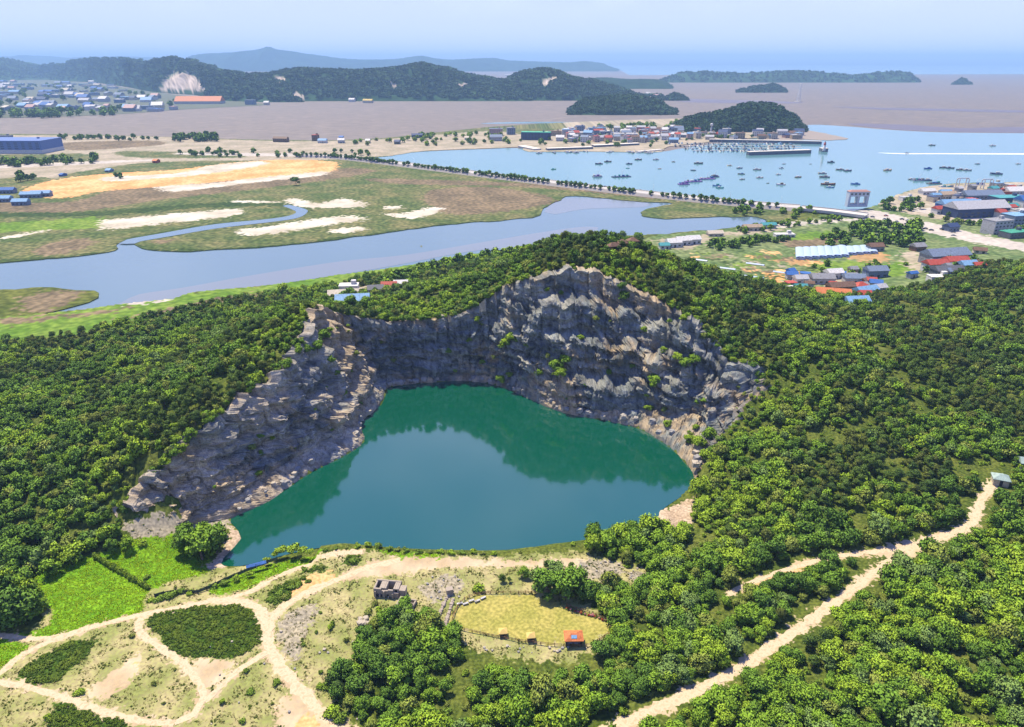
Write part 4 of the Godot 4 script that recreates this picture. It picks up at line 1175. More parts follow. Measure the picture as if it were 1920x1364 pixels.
func grove(corners: Array, n: int, r0: float, r1: float, h: float, label: String, group: String, called := "roadside_tree", tints := [2, 3]) -> void:
	var poly := polyG(corners, h)
	var bb := Rect2(poly[0], Vector2.ZERO)
	for p in poly: bb = bb.expand(p)
	var done := 0
	for k in n * 12:
		var p := Vector2(rng.randf_range(bb.position.x, bb.end.x), rng.randf_range(bb.position.y, bb.end.y))
		if not Geometry2D.is_point_in_polygon(p, poly): continue
		var y := maxf(h, ter(p.x, p.y)) if p.y > -630 else h
		var ti: int = tints[rng.randi() % tints.size()]
		far_tree(Vector3(p.x, y, p.y), rng.randf_range(r0, r1), ti, TINTS.broadleaf[ti][1] + " " + label, group, called)
		done += 1
		if done >= n: break
func make_causeway() -> void:
	for k in ["broadleaf", "pine"]: crowns[k + "_low"] = [make_crown(k, 61, 320, 0.24), make_crown(k, 62, 320, 0.24)]
	rng.seed = 31
	var line := smooth2(polyG([[560, 290], [620, 292], [700, 300], [830, 316], [1000, 337], [1200, 360], [1400, 380], [1500, 388]], 4.0), false, 12.0)
	M.conc = mat(Color(0.430, 0.404, 0.361)); M.road = mat(Color(0.361, 0.344, 0.318)); M.stone = mat(Color(0.224, 0.206, 0.189))
	M.pale = mat(Color(0.499, 0.464, 0.396))
	ribbon("causeway", line, [[-15, -1], [-9, 3.6], [9, 3.6], [13, -1]], M.stone)
	ribbon("road", line, [[-5, 3.58], [-5, 3.75], [5.5, 3.75], [5.5, 3.58]], M.road)
	ribbon("pavement", line, [[5.6, 3.5], [5.6, 4.0], [8.8, 4.0], [8.8, 3.5]], M.pale)
	ribbon("sea_wall", line, [[8.82, 2.5], [8.82, 5.0], [9.6, 5.0], [9.9, 2.0]], M.conc)
	var n := line.size()
	var k := 1.0
	while k < n - 3:
		var d := (line[int(k) + 1] - line[int(k) - 1]).normalized()
		var p := line[int(k)].lerp(line[int(k) + 1], k - int(k)) - Vector2(d.y, -d.x) * 7.2
		far_tree(Vector3(p.x, 3.5, p.y), rng.randf_range(2.6, 4.0), [2, 3, 3][rng.randi() % 3], "round roadside tree in the row along the causeway", "row of trees along the causeway")
		k += rng.randf_range(0.42, 0.66) if rng.randf() < 0.9 else rng.randf_range(1.0, 1.8)
	k = 2.0
	while k < n - 2:      # lamp posts on the seaward side
		var d := (line[int(k) + 1] - line[int(k) - 1]).normalized()
		var q := line[int(k)] + Vector2(d.y, -d.x) * 7.0
		var o := thing("street_lamp", "tall thin street lamp on the seaward edge of the causeway", "street lamp", Vector3(q.x, 4.0, q.y), atan2(-d.y, d.x), "lamps along the causeway")
		part(o, "pole", tubes([[Vector3.ZERO, Vector3(0, 9, 0), 0.16, 0.1]]), M.metal)
		var am := part(o, "arm", tubes([[Vector3(0, 8.9, 0), Vector3(0, 9.4, 2.0), 0.09, 0.07]]), M.metal)
		part(am, "lamp_head", box(0.35, 0.2, 0.9), M.metal, Vector3(0, 9.35, 2.2))
		k += 3.4
	# bridge by the sluice
	var bl := smooth2(polyG([[1500, 388], [1560, 394], [1625, 402]], 5.0), false, 8.0)
	var br := thing("road_bridge", "low concrete road bridge over the sluice channel at the causeway's end", "bridge", Vector3.ZERO)
	ribbon("bridge_deck", bl, [[-9, 2.6], [-9, 4.2], [9.5, 4.2], [9.5, 2.6]], M.conc)
	var deck := get_child(get_child_count() - 1)
	remove_child(deck); deck.remove_meta("kind"); deck.name = "deck"; br.add_child(deck)
	var pv := PackedVector2Array()
	for i in range(1, bl.size(), 2):
		var pr := part(br, "pier", box(2.0, 5.0, 15.0), M.stone, Vector3(bl[i].x, -1.5, bl[i].y), atan2(-(bl[-1] - bl[0]).y, (bl[-1] - bl[0]).x))
	part(br, "under_bridge_shade", box(30.0, 4.6, 1.2), paint("navy"), Vector3(bl[1].x + 14.0, -1.0, bl[1].y + 13.0), -0.3)  # navy slab added to paint the shaded channel under the bridge
	for s: float in [-8.8, 9.3]:
		var st := SurfaceTool.new()
		st.begin(Mesh.PRIMITIVE_TRIANGLES); st.set_smooth_group(-1)
		for i in bl.size() - 1:
			var d := (bl[-1] - bl[0]).normalized()
			var o := Vector2(d.y, -d.x) * s
			var a := bl[i] + o
			var b := bl[i + 1] + o
			quad(st, Vector3(a.x, 4.2, a.y), Vector3(a.x, 5.3, a.y), Vector3(b.x, 5.3, b.y), Vector3(b.x, 4.2, b.y))
			quad(st, Vector3(a.x, 5.3, a.y), Vector3(a.x, 5.3, a.y - 0.4), Vector3(b.x, 5.3, b.y - 0.4), Vector3(b.x, 5.3, b.y))
		st.generate_normals()
		part(br, "parapet", st.commit(), M.conc)
	# sluice gate house: two bays under one tiled roof
	var p := G(1605, 387, 3.5)
	var s := mpp(387)
	var gt := thing("sluice_gatehouse", "blue-grey two-bay sluice gatehouse with a reddish roof beside the bridge", "building", p, 0.06)
	var wall := mat(Color(0.40, 0.43, 0.48))
	for i in 3: part(gt, "column", box(2.4, 15, 6), wall, Vector3((i - 1) * 17 * s, 0, 0))
	part(gt, "upper_floor", box(38 * s, 5.0, 7.0), wall, Vector3(0, 11.2, 0))
	part(gt, "sill_wall", box(38 * s, 2.6, 5.2), wall, Vector3(0, -0.2, 0))
	part(gt, "roof", hip(38 * s, 7.0, 1.8), mat(Color(0.292, 0.163, 0.138)), Vector3(0, 16.2, 0))
	for i in 5: part(gt, "window", box(2.2, 1.8, 0.3), M.glass, Vector3((i - 2) * 4.4, 13.0, 3.5))
	for i in 2: part(gt, "gate_leaf", box(15 * s, 1.6, 0.5), paint("white"), Vector3((i - 0.5) * 17 * s, 2.3, 0))
func wall_mats() -> void:
	M.metal = mat(Color(0.387, 0.396, 0.413), 0.5, 0.5)
	M.glass = mat(Color(0.026, 0.039, 0.052), 0.15, 0.6)
	M.wood = mat(Color(0.172, 0.103, 0.052))
	M.dark = mat(Color(0.034, 0.034, 0.039))
const PAINT := {"white": Color(0.619, 0.619, 0.602), "cream": Color(0.533, 0.482, 0.378), "pale grey": Color(0.430, 0.439, 0.456), "dark grey": Color(0.120, 0.129, 0.146), "grey": Color(0.258, 0.267, 0.284), "blue": Color(0.043, 0.138, 0.396), "light blue": Color(0.189, 0.361, 0.568), "navy": Color(0.043, 0.069, 0.155), "red": Color(0.413, 0.077, 0.052), "orange": Color(0.568, 0.189, 0.069), "brown": Color(0.172, 0.103, 0.069), "green": Color(0.052, 0.292, 0.189), "bright green": Color(0.086, 0.568, 0.361), "teal": Color(0.069, 0.310, 0.327), "warehouse blue": Color(0.112, 0.189, 0.430), "pale teal": Color(0.310, 0.413, 0.378), "pink": Color(0.473, 0.310, 0.284), "blue-grey": Color(0.172, 0.224, 0.310), "tan": Color(0.396, 0.310, 0.215), "yellow": Color(0.533, 0.396, 0.069), "purple": Color(0.189, 0.120, 0.361), "black": Color(0.017, 0.017, 0.022)}
func paint(c: String) -> StandardMaterial3D:
	var k := "paint " + c
	if not M.has(k):
		M[k] = mat(PAINT[c], 0.65, 0.3)
		if not M.has("grime"): M.grime = tex_noise(0.02, 141, [Color(0.70, 0.68, 0.65), Color(0.95, 0.94, 0.93), Color(0.84, 0.83, 0.81), Color(1, 1, 1)])
		M[k].albedo_texture = M.grime
		M[k].uv1_triplanar = true; M[k].uv1_world_triplanar = true; M[k].uv1_scale = Vector3(0.05, 0.05, 0.05)
	return M[k]
# a building at the foot (px, py): wall and roof, windows in rows, a door; sizes in metres
func house(px: float, py: float, w: float, d: float, h: float, turn: float, wc: String, roof: String, rc: String, label: String, group := "", called := "house", base := -1.0) -> Node3D:
	var p := G(px, py, 1.2 if base < 0.0 else base)
	if base < 0.0 and p.z > -630: p = GT(px, py)
	var o := thing(called, label, "building" if called != "house" else "house", p, turn, group)
	part(o, "wall", box(w, h + 1.5, d), paint(wc), Vector3(0, -1.5, 0))
	if roof == "gable": part(o, "roof", gable(w, d, minf(d, w) * 0.28 + 0.6), paint(rc), Vector3(0, h + 0.003, 0))
	elif roof == "hip": part(o, "roof", hip(w, d, minf(d, w) * 0.25 + 0.5), paint(rc), Vector3(0, h + 0.003, 0))
	else:
		var rf := part(o, "roof", box(w + 0.3, 0.5, d + 0.3), paint(rc), Vector3(0, h + 0.003, 0))
		if w > 9: part(rf, "stair_head", box(3.4, 2.6, 3.0), paint(wc), Vector3(w * 0.25, 0.507, -d * 0.15))
	var floors := maxi(1, int(h / 3.2))
	var n := clampi(int(w / 4.0), 1, 9)
	if p.z > -1800:
		for f in floors:
			for i in n:
				if f == 0 and i == n / 2:
					part(o, "door", box(minf(1.8, w * 0.2), 2.2, 0.16), M.dark, Vector3((i + 0.5) / n * w - w / 2, 0.02, d / 2))
					continue
				part(o, "window", box(w / n * 0.5, 1.3, 0.14), M.glass, Vector3((i + 0.5) / n * w - w / 2, f * 3.2 + 1.0, d / 2))
	return o

func make_settlements() -> void:
	rng.seed = 404
	# --- the industrial estate under the far hill
	var roofs := ["blue", "blue", "light blue", "white", "pale grey", "blue-grey", "navy", "light blue", "cream", "pink", "blue"]
	var walls := ["white", "pale grey", "cream", "blue-grey"]
	for k in 150:
		var py := lerpf(152.0, 209.0, pow(rng.randf(), 0.8))
		var px := rng.randf_range(-90.0, 190.0 + (py - 150.0) * 3.2) if py < 196 else rng.randf_range(-60, 330)
		if px > 430 or (px > 290 and py < 176): continue
		var s := mpp(py)
		var w := rng.randf_range(9, 26) * s * 0.8
		var rc: String = roofs[rng.randi() % roofs.size()]
		var wc: String = walls[rng.randi() % walls.size()]
		var gb := rng.randf() < 0.6
		house(px, py, w, rng.randf_range(22, 45), rng.randf_range(7, 13), rng.randf_range(-0.25, 0.25), wc, "gable" if gb else "flat", rc, wc + " factory hall with a " + rc + (" pitched" if gb else " flat") + " roof below the far hill", "halls of the industrial estate", "factory_hall", 1.0)
	house(375, 194, 84 * mpp(194), 60, 9, 0.05, "pale grey", "gable", "orange", "long factory hall with a bright orange roof by the mudflat", "", "factory_hall", 1.0)
	house(470, 196, 18 * mpp(196), 20, 16, 0.0, "blue-grey", "flat", "blue-grey", "blue-grey block on the shore at the foot of the far hill", "", "building", 1.0)
	for q in [[683, 186, 14, "pink", "white"], [690, 192, 20, "yellow", "cream"], [660, 190, 12, "white", "white"], [820, 180, 28, "pink", "pale grey"], [790, 176, 10, "white", "white"], [955, 142, 18, "white", "pale grey"], [500, 196, 10, "white", "cream"], [1133, 186, 9, "white", "white"], [770, 184, 8, "white", "cream"], [880, 176, 12, "white", "white"], [730, 160, 10, "pink", "white"], [1230, 182, 10, "pink", "cream"], [1215, 178, 8, "white", "white"]]:
		house(q[0], q[1], q[2] * mpp(q[1]) * 0.9, 18, 7, rng.randf_range(-0.2, 0.2), q[4], "gable", q[3], "far " + q[4] + " building with a " + q[3] + " roof among the hills across the mudflat", "buildings across the mudflat", "building", 2.0)
	# --- warehouse and plots by the sand field
	var wh := house(42, 284, 118 * mpp(284), 62, 21, -0.02, "warehouse blue", "flat", "warehouse blue", "huge pale blue warehouse beyond the sand field", "", "warehouse", 1.0)
	for i in 7: part(wh, "loading_door", box(7, 6, 0.3), M.glass, Vector3((i - 3) * 15.0, 0.1, 31.1))
	part(wh, "plinth", box(118 * mpp(284) + 0.6, 7.0, 62.6), paint("white"), Vector3(0, -1.0, 0))
	for q in [[8, 262, 30, 10, "blue-grey", "dark grey"], [527, 266, 28, 8, "brown", "brown"], [592, 264, 11, 14, "brown", "red"], [605, 268, 16, 6, "white", "light blue"], [640, 268, 12, 7, "pale grey", "white"], [293, 305, 8, 5, "red", "orange"], [118, 330, 6, 4, "blue", "blue"], [205, 322, 9, 4, "blue-grey", "light blue"], [745, 270, 10, 6, "dark grey", "navy"], [640, 262, 8, 6, "blue-grey", "blue"], [690, 268, 8, 6, "cream", "white"], [782, 258, 20, 6, "navy", "navy"], [875, 262, 8, 5, "white", "cream"]]:
		house(q[0], q[1], q[2] * mpp(q[1]), 11, q[3] * mpp(q[1]) * 0.75, rng.randf_range(-0.2, 0.2), q[4], "gable" if q[3] < 9 else "flat", q[5], q[4] + " building with a " + q[5] + " roof on the sandy shore plots", "buildings on the shore plots", "building", 1.0)
	for q in [[12, 362, 0.1], [60, 370, 0.15], [5, 378, 0.05], [40, 384, 0.1], [78, 368, 0.15]]:
		house(q[0], q[1], 40 * mpp(q[1]) * (0.6 + 0.3 * rng.randf()), 9, 4, q[2], "blue-grey", "gable", "light blue" if q[1] > 365 else "blue", "long low shed with a bright blue roof beside the sand field", "blue sheds by the sand field", "shed", 1.0)
	# --- harbour village
	for q in [[930, 254, 26, 15, "pink", "blue-grey"], [958, 252, 16, 15, "blue-grey", "grey"], [1005, 262, 58, 17, "navy", "bright green"], [1040, 254, 26, 10, "tan", "brown"], [1066, 256, 26, 16, "pale grey", "light blue"], [1088, 252, 14, 18, "blue-grey", "navy"], [1110, 250, 14, 12, "light blue", "blue-grey"], [1132, 256, 16, 12, "blue-grey", "pale grey"], [1160, 262, 20, 14, "cream", "white"], [1184, 262, 22, 14, "white", "white"], [1206, 252, 18, 10, "pink", "grey"], [1224, 258, 22, 8, "red", "brown"], [1245, 262, 14, 9, "white", "pale grey"], [1262, 258, 16, 8, "blue-grey", "white"], [1050, 264, 16, 8, "white", "white"], [930, 264, 24, 9, "pale grey", "blue-grey"]]:
		house(q[0], q[1], q[2] * mpp(q[1]) * 0.95, 14, q[3] * mpp(q[1]) * 0.8, rng.randf_range(-0.15, 0.15), q[4], "gable" if q[3] < 10 else "flat", q[5], q[4] + " harbour building with a " + q[5] + " roof behind the quay", "buildings behind the harbour quay", "building", 1.0)
	for k in 110:
		var px := rng.randf_range(1060, 1300)
		var py := rng.randf_range(244, 268) + maxf(0.0, px - 1200.0) * 0.03
		if k > 84:
			px = rng.randf_range(1290, 1500); py = rng.randf_range(250, 262)
		var wc: String = ["white", "cream", "pale grey", "pink", "blue-grey", "tan"][rng.randi() % 6]
		var rc: String = ["white", "blue-grey", "red", "light blue", "pale grey", "brown", "navy"][rng.randi() % 7]
		house(px, py, rng.randf_range(8, 18) * mpp(py), rng.randf_range(9, 16), rng.randf_range(5, 12), rng.randf_range(-0.4, 0.4), wc, "gable" if rng.randf() < 0.6 else "flat", rc, "small " + wc + " harbour house with a " + rc + " roof below the wooded headland", "small houses of the harbour village", "house", 1.0)
	# radar dome on the headland and the pylon on the flats
	var p := G(1333, 250, 1.0)
	var o := thing("radar_tower", "white dome on a short tower at the foot of the wooded headland", "tower", Vector3(p.x, 1.0, p.z))
	part(o, "shaft", tubes([[Vector3.ZERO, Vector3(0, 16, 0), 2.0, 1.6]], 10), paint("pale grey"))
	var sp := SphereMesh.new()
	sp.radius = 3.4; sp.height = 6.8; sp.radial_segments = 16; sp.rings = 8
	part(o, "dome", sp, paint("white"), Vector3(0, 18.4, 0))
	p = G(1497, 191, 0.0)
	o = thing("power_pylon", "grey lattice power pylon standing alone on the mudflat", "pylon", p)
	var H := 33.0 * mpp(191)
	var legs := []
	for a in 4:
		var c := Vector3(cos(a * PI / 2 + PI / 4), 0, sin(a * PI / 2 + PI / 4))
		var c2 := Vector3(cos(a * PI / 2 + PI * 0.75), 0, sin(a * PI / 2 + PI * 0.75))
		part(o, "leg", tubes([[c * 9, c * 1.0 + Vector3(0, H, 0), 0.7, 0.4]]), M.metal)
		for k in 6:
			var f := k / 6.0
			var g := (k + 1) / 6.0
			legs.append([c * lerpf(9, 1, f) + Vector3(0, H * f, 0), c2 * lerpf(9, 1, g) + Vector3(0, H * g, 0), 0.35, 0.35])
	part(o, "bracing", tubes(legs, 4), M.metal)
	for k in 3: part(o, "cross_arm", tubes([[Vector3(-10 + k * 1.5, H * (0.72 + k * 0.11), 0), Vector3(10 - k * 1.5, H * (0.72 + k * 0.11), 0), 0.5, 0.5]]), M.metal)
	part(o, "footing", box(22, 3, 22), M.conc, Vector3(0, -1, 0))
	# --- market district at the bridgehead
	for q in [[1828, 404, 62, 22, 9, 0.18, "navy", "gable", "pale grey", "large market hall with a pale grey roof and navy walls"], [1792, 396, 40, 16, 8, 0.15, "blue", "gable", "light blue", "blue-walled market hall with a light blue roof"], [1838, 376, 46, 16, 7, 0.1, "blue-grey", "gable", "blue-grey", "blue-grey quay shed with a pitched roof"], [1872, 372, 20, 14, 8, 0.1, "red", "flat", "brown", "red-walled block on the quay"], [1888, 384, 36, 18, 9, 0.12, "navy", "flat", "teal", "dark block with a teal flat roof near the quay"], [1905, 368, 30, 14, 7, 0.1, "pale grey", "gable", "white", "pale quay shed with a white roof"], [1775, 372, 20, 10, 5, 0.2, "cream", "gable", "tan", "cream fish stall with a tan roof on the quay"], [1738, 364, 18, 9, 4, 0.2, "white", "gable", "white", "white canopy hall beside the harbour slip"], [1866, 438, 22, 14, 13, 0.3, "pale grey", "flat", "grey", "four-storey pale grey block beside the main road"], [1905, 425, 26, 16, 12, 0.25, "blue-grey", "flat", "light blue", "blue-grey block with a light blue roof near the main road"], [1782, 432, 12, 9, 4, 0.3, "blue-grey", "gable", "navy", "small blue-grey house beside the main road"], [1900, 448, 24, 12, 7, 0.3, "dark grey", "flat", "green", "dark shop with a green roof strip beside the main road"], [1915, 410, 20, 12, 9, 0.2, "cream", "flat", "pale grey", "cream block behind the market hall"], [1760, 400, 12, 9, 5, 0.2, "white", "gable", "red", "white house with a red roof behind the market halls"], [1700, 376, 16, 8, 4, 0.15, "white", "flat", "pale grey", "low white pavilion by the bridgehead"], [1930, 390, 30, 16, 9, 0.1, "white", "gable", "blue", "white market hall with a blue roof"]]:
		house(q[0], q[1], q[2], q[3], q[4], q[5], q[6], q[7], q[8], q[9], "", "market_building", 1.4)
	for k in 84:
		var px := rng.randf_range(1735, 1935)
		var py := rng.randf_range(352, 440)
		if py > 398 + (px - 1735) * 0.12 or py < 372 - (px - 1735) * 0.14: continue
		var wc: String = ["white", "cream", "pale grey", "blue-grey", "tan", "grey"][rng.randi() % 6]
		var rc: String = ["blue-grey", "grey", "red", "light blue", "pale grey", "navy", "teal", "brown"][rng.randi() % 8]
		house(px, py, rng.randf_range(6, 13), rng.randf_range(6, 10), rng.randf_range(3.5, 8), rng.randf_range(0, 0.4), wc, "gable" if rng.randf() < 0.55 else "flat", rc, "small " + wc + " shop house with a " + rc + " roof in the market district", "small houses of the market district", "house", 1.4)
	for q in [[1803, 352, 20], [1849, 354, 18]]:
		p = G(q[0], q[1], 1.4)
		o = thing("boat_hoist", "tall grey portal frame hoist on the quay " + ("by the barges" if q[0] < 1820 else "by the sheds"), "crane", p, 0.1)
		for sx in [-1, 1]:
			for sz in [-1, 1]: part(o, "leg", box(0.9, 10.5, 0.9), M.metal, Vector3(sx * q[2] * 0.32, 0, sz * 2.5))
			part(o, "side_beam", box(0.8, 0.8, 6), M.metal, Vector3(sx * q[2] * 0.32, 10.5, 0))
		part(o, "top_beam", box(q[2] * 0.75, 1.1, 1.0), M.metal, Vector3(0, 11.3, 0))
	# --- hamlet between the fields and the wooded ridge
	for q in [[1560, 560, 20, 9, 4, -0.25, "cream", "gable", "orange", "cottage with a long orange roof at the wood's edge"], [1604, 574, 13, 8, 3.5, 0.1, "white", "gable", "light blue", "small house with a sky blue roof at the wood's edge"], [1622, 552, 16, 7, 3.5, 0.35, "white", "gable", "light blue", "long shed with a sky blue roof in the hamlet"], [1612, 545, 9, 7, 4, 0.2, "brown", "hip", "red", "small house with a crimson roof in the hamlet"], [1575, 546, 18, 8, 4, 0.15, "brown", "gable", "brown", "dark brown house in the hamlet"], [1540, 530, 16, 9, 4, 0.0, "pale grey", "gable", "grey", "grey shed beside the garden plots"], [1562, 520, 12, 8, 4, 0.2, "white", "gable", "white", "white shed beside the garden plots"], [1640, 518, 15, 9, 5, 0.1, "blue-grey", "gable", "blue-grey", "blue-grey barn beside the greenhouses"], [1600, 530, 14, 8, 4, -0.1, "pale grey", "gable", "blue-grey", "pale grey cottage among the garden plots"], [1500, 545, 8, 5, 3, 0, "teal", "gable", "teal", "tiny teal hut below the garden plots"], [1500, 530, 9, 7, 3.5, 0.1, "white", "gable", "pale grey", "white hut among the garden plots"],
			[1770, 490, 34, 14, 6, 0.2, "grey", "gable", "blue-grey", "broad hall with a slate blue roof beside the main road"], [1752, 506, 16, 9, 5, 0.15, "white", "gable", "red", "house with a brick red roof and white walls near the broad hall"], [1790, 500, 16, 9, 5, 0.1, "brown", "gable", "red", "house with a brick red roof and brown walls near the broad hall"], [1812, 505, 12, 8, 4, 0.2, "white", "gable", "light blue", "house with a light blue roof near the broad hall"], [1775, 516, 20, 9, 4, 0.1, "dark grey", "gable", "dark grey", "dark grey cottage with a low roof near the wood"], [1760, 526, 14, 7, 3, 0.0, "white", "flat", "white", "white flat-roofed shed near the wood"], [1720, 470, 10, 8, 4, 0.2, "brown", "gable", "grey", "brown house behind the tree clump"], [1640, 470, 12, 8, 4, 0.1, "grey", "gable", "brown", "grey house by the greenhouses"],
			[1262, 462, 12, 9, 4, 0.2, "white", "gable", "white", "white tent hall with a peaked roof by the river"], [1280, 458, 12, 9, 4, 0.2, "white", "gable", "white", "white tent hall with a peaked roof by the river"], [1298, 456, 12, 9, 4, 0.2, "white", "gable", "white", "white tent hall with a peaked roof by the river"], [1245, 466, 8, 6, 3, 0.1, "white", "gable", "teal", "little hut with a teal roof by the white tents"], [1410, 432, 18, 7, 3.5, 0.1, "cream", "gable", "tan", "tan roofed shed by the river mouth"], [1440, 428, 14, 6, 3.5, 0.1, "white", "gable", "teal", "long shed with a teal roof by the river mouth"], [1470, 445, 18, 7, 3, 0.05, "white", "flat", "white", "low white yard building north of the fields"], [1340, 444, 14, 7, 3.5, 0.1, "cream", "gable", "cream", "cream shed north of the white tents"],
			[655, 545, 13, 8, 4, 0.1, "white", "flat", "white", "white flat-roofed building behind the quarry ridge"], [662, 572, 18, 9, 3.5, 0.15, "white", "gable", "light blue", "greenhouse with a pale blue roof behind the quarry ridge"], [650, 560, 22, 8, 3.5, 0.2, "cream", "gable", "cream", "cream shed behind the quarry ridge"], [705, 552, 10, 7, 4, 0.2, "white", "gable", "dark grey", "white house with a dark roof behind the quarry ridge"], [730, 543, 10, 6, 3.5, 0.1, "pink", "gable", "red", "small house with a rusty red roof behind the quarry ridge"], [752, 540, 9, 6, 3.5, 0.1, "white", "gable", "white", "small white house behind the quarry ridge"]]:
		house(q[0], q[1], q[2], q[3], q[4], q[5], q[6], q[7], q[8], q[9], "white tents by the river" if q[9].begins_with("white tent") else "")
	for k in 34:
		var east := k > 18
		var px := rng.randf_range(1700, 1840) if east else rng.randf_range(1480, 1650)
		var py := rng.randf_range(472, 522) if east else rng.randf_range(508, 560)
		if mapB.id_at(G(px, py, 3.0).x, G(px, py, 3.0).z) == 0: continue
		var wc: String = ["white", "cream", "pale grey", "grey", "tan"][rng.randi() % 5]
		var rc: String = ["blue-grey", "grey", "red", "blue", "pale grey", "brown", "white"][rng.randi() % 7]
		house(px, py, rng.randf_range(4, 9), rng.randf_range(4, 7), rng.randf_range(2.4, 3.6), rng.randf_range(-0.4, 0.5), wc, "gable" if rng.randf() < 0.7 else "flat", rc, "little " + wc + " cabin with a " + rc + " roof " + ("round the broad hall" if east else "among the garden plots"), "cabins " + ("round the broad hall" if east else "among the garden plots"))
	# greenhouses: long vaulted tunnels side by side
	var film := mat(Color(0.310, 0.396, 0.516), 0.35, 0.5)
	for k in 11:
		var a := G(1500 + k * 13.5, 478 - k * 0.6, 3.0)
		o = thing("greenhouse", "pale blue vaulted plastic greenhouse tunnel in the block beside the fields", "greenhouse", Vector3(a.x, ter(a.x, a.z), a.z), -0.35, "block of greenhouse tunnels")
		var st := SurfaceTool.new()
		st.begin(Mesh.PRIMITIVE_TRIANGLES)
		var L := 17.0 if k < 7 else 12.0
		for i in 8:
			var t0 := PI * i / 8
			var t1 := PI * (i + 1) / 8
			quad(st, Vector3(cos(t0) * 3.5, sin(t0) * 1.2 + 1.5, L), Vector3(cos(t0) * 3.5, sin(t0) * 1.2 + 1.5, -L), Vector3(cos(t1) * 3.5, sin(t1) * 1.2 + 1.5, -L), Vector3(cos(t1) * 3.5, sin(t1) * 1.2 + 1.5, L))
		st.generate_normals()
		part(o, "vault", st.commit(), film)
		part(o, "wall", box(6.7, 1.6, L * 2 - 0.1), film)
		for e in [-1, 1]: part(o, "end_panel", tubes([[Vector3(0, 1.4, e * (L - 0.1)), Vector3(0, 1.4, e * (L - 0.02)), 1.2, 1.2]], 14), film)
	for k in 5:     # bed covers among the garden plots
		p = GT(1310 + k * 26 + (k % 2) * 80, 488 + k * 8)
		o = thing("bed_cover", "low plastic covered garden bed among the plots", "garden bed", p, -0.5, "plastic covered garden beds")
		part(o, "cover", gable(14, 2.4, 0.9, 0.0), film)
		part(o, "soil_bed", box(14.6, 0.14, 3.0), M.wood)
	# villa roofs at the far end of the dirt track
	house(1874, 906, 4.6, 4, 2.2, -0.4, "cream", "hip", "pale teal", "house with a pale teal roof at the end of the dirt track")
	house(1925, 878, 5, 4, 2.6, -0.3, "white", "gable", "pale teal", "second house with a pale teal roof behind the end of the dirt track")
	# lookout pavilions on the summit
	for q in [[1185, 464, 5, 4, "upper lookout pavilion with a dark brown hipped roof on the summit"], [1166, 468, 4, 3.4, "lower lookout pavilion with a dark brown roof on the summit"], [1150, 474, 5, 3, "brown timber viewing deck shelter on the summit"]]:
		p = GT(q[0], q[1]) - Vector3(0, 0.6, 0)
		o = thing("lookout_pavilion", q[4], "pavilion", p, 0.3)
		for sx in [-1, 1]:
			for sz in [-1, 1]: part(o, "post", box(0.35, 4.6, 0.35), M.wood, Vector3(sx * q[2] * 0.4, -0.6, sz * q[3] * 0.4))
		part(o, "floor_deck", box(q[2] * 0.98, 0.3, q[3] * 0.98), M.wood, Vector3(0, 0.8, 0))
		part(o, "roof", hip(q[2], q[3], 1.8, 0.6), paint("brown"), Vector3(0, 4.0, 0))
	# --- groves and rows
	grove([[1595, 455], [1600, 428], [1650, 420], [1720, 424], [1738, 445], [1730, 466], [1660, 468], [1610, 466]], 46, 4.0, 6.0, 1.6, "tree in the dense grove beside the main road", "grove beside the main road", "grove_tree", [1, 2, 3])
	grove([[1535, 462], [1545, 440], [1590, 436], [1595, 462], [1560, 470]], 14, 3.0, 4.5, 1.6, "tree beside the grove north of the greenhouses", "trees north of the greenhouses", "grove_tree")
	grove([[1310, 470], [1340, 458], [1480, 448], [1490, 456], [1340, 474]], 34, 2.4, 3.8, 1.6, "hedgerow tree between the white tents and the fields", "hedgerow north of the fields", "hedgerow_tree", [2, 3, 1])
	grove([[1380, 432], [1500, 414], [1590, 408], [1590, 416], [1500, 424], [1390, 440]], 30, 2.0, 3.4, 1.4, "bushy tree along the inlet bank", "trees along the inlet bank", "bank_tree", [1, 2, 4])
	grove([[1365, 402], [1400, 392], [1440, 398], [1430, 410], [1380, 408]], 10, 3.0, 4.5, 1.0, "tree on the marsh islet beside the causeway", "trees on the marsh islet", "islet_tree", [2, 3])
	grove([[1460, 395], [1520, 392], [1530, 404], [1480, 412]], 12, 2.4, 4.0, 1.2, "tree beside the causeway's landing", "trees at the causeway landing", "bank_tree", [1, 2])
	grove([[1640, 392], [1660, 380], [1720, 374], [1760, 392], [1750, 412], [1690, 402]], 22, 3.0, 4.8, 1.4, "street tree between the gatehouse and the market halls", "street trees at the bridgehead", "street_tree", [2, 3])
	grove([[1760, 415], [1920, 420], [1920, 440], [1850, 425], [1780, 425]], 22, 2.2, 3.6, 1.4, "street tree along the main road", "street trees along the main road", "street_tree", [1, 2, 4])
	grove([[1500, 505], [1520, 500], [1700, 492], [1700, 515], [1560, 520]], 12, 2.0, 3.6, 2.5, "garden tree among the hamlet houses", "garden trees of the hamlet", "garden_tree", [1, 2])
	grove([[1720, 510], [1830, 500], [1840, 520], [1740, 535]], 18, 2.4, 4.0, 3.0, "garden tree round the red-roofed houses", "trees round the red-roofed houses", "garden_tree", [2, 3, 1])
	grove([[700, 545], [780, 515], [900, 485], [980, 470], [990, 476], [880, 500], [790, 530], [720, 555]], 60, 2.6, 4.6, 2.0, "tree of the belt along the south river bank", "tree belt on the south river bank", "bank_tree", [0, 1, 2, 3])
	grove([[-60, 306], [150, 300], [180, 296], [180, 306], [60, 312], [-60, 316]], 44, 4.0, 7.0, 1.0, "tree of the shelter belt below the huge warehouse", "shelter belt below the warehouse", "belt_tree", [3, 3, 2])
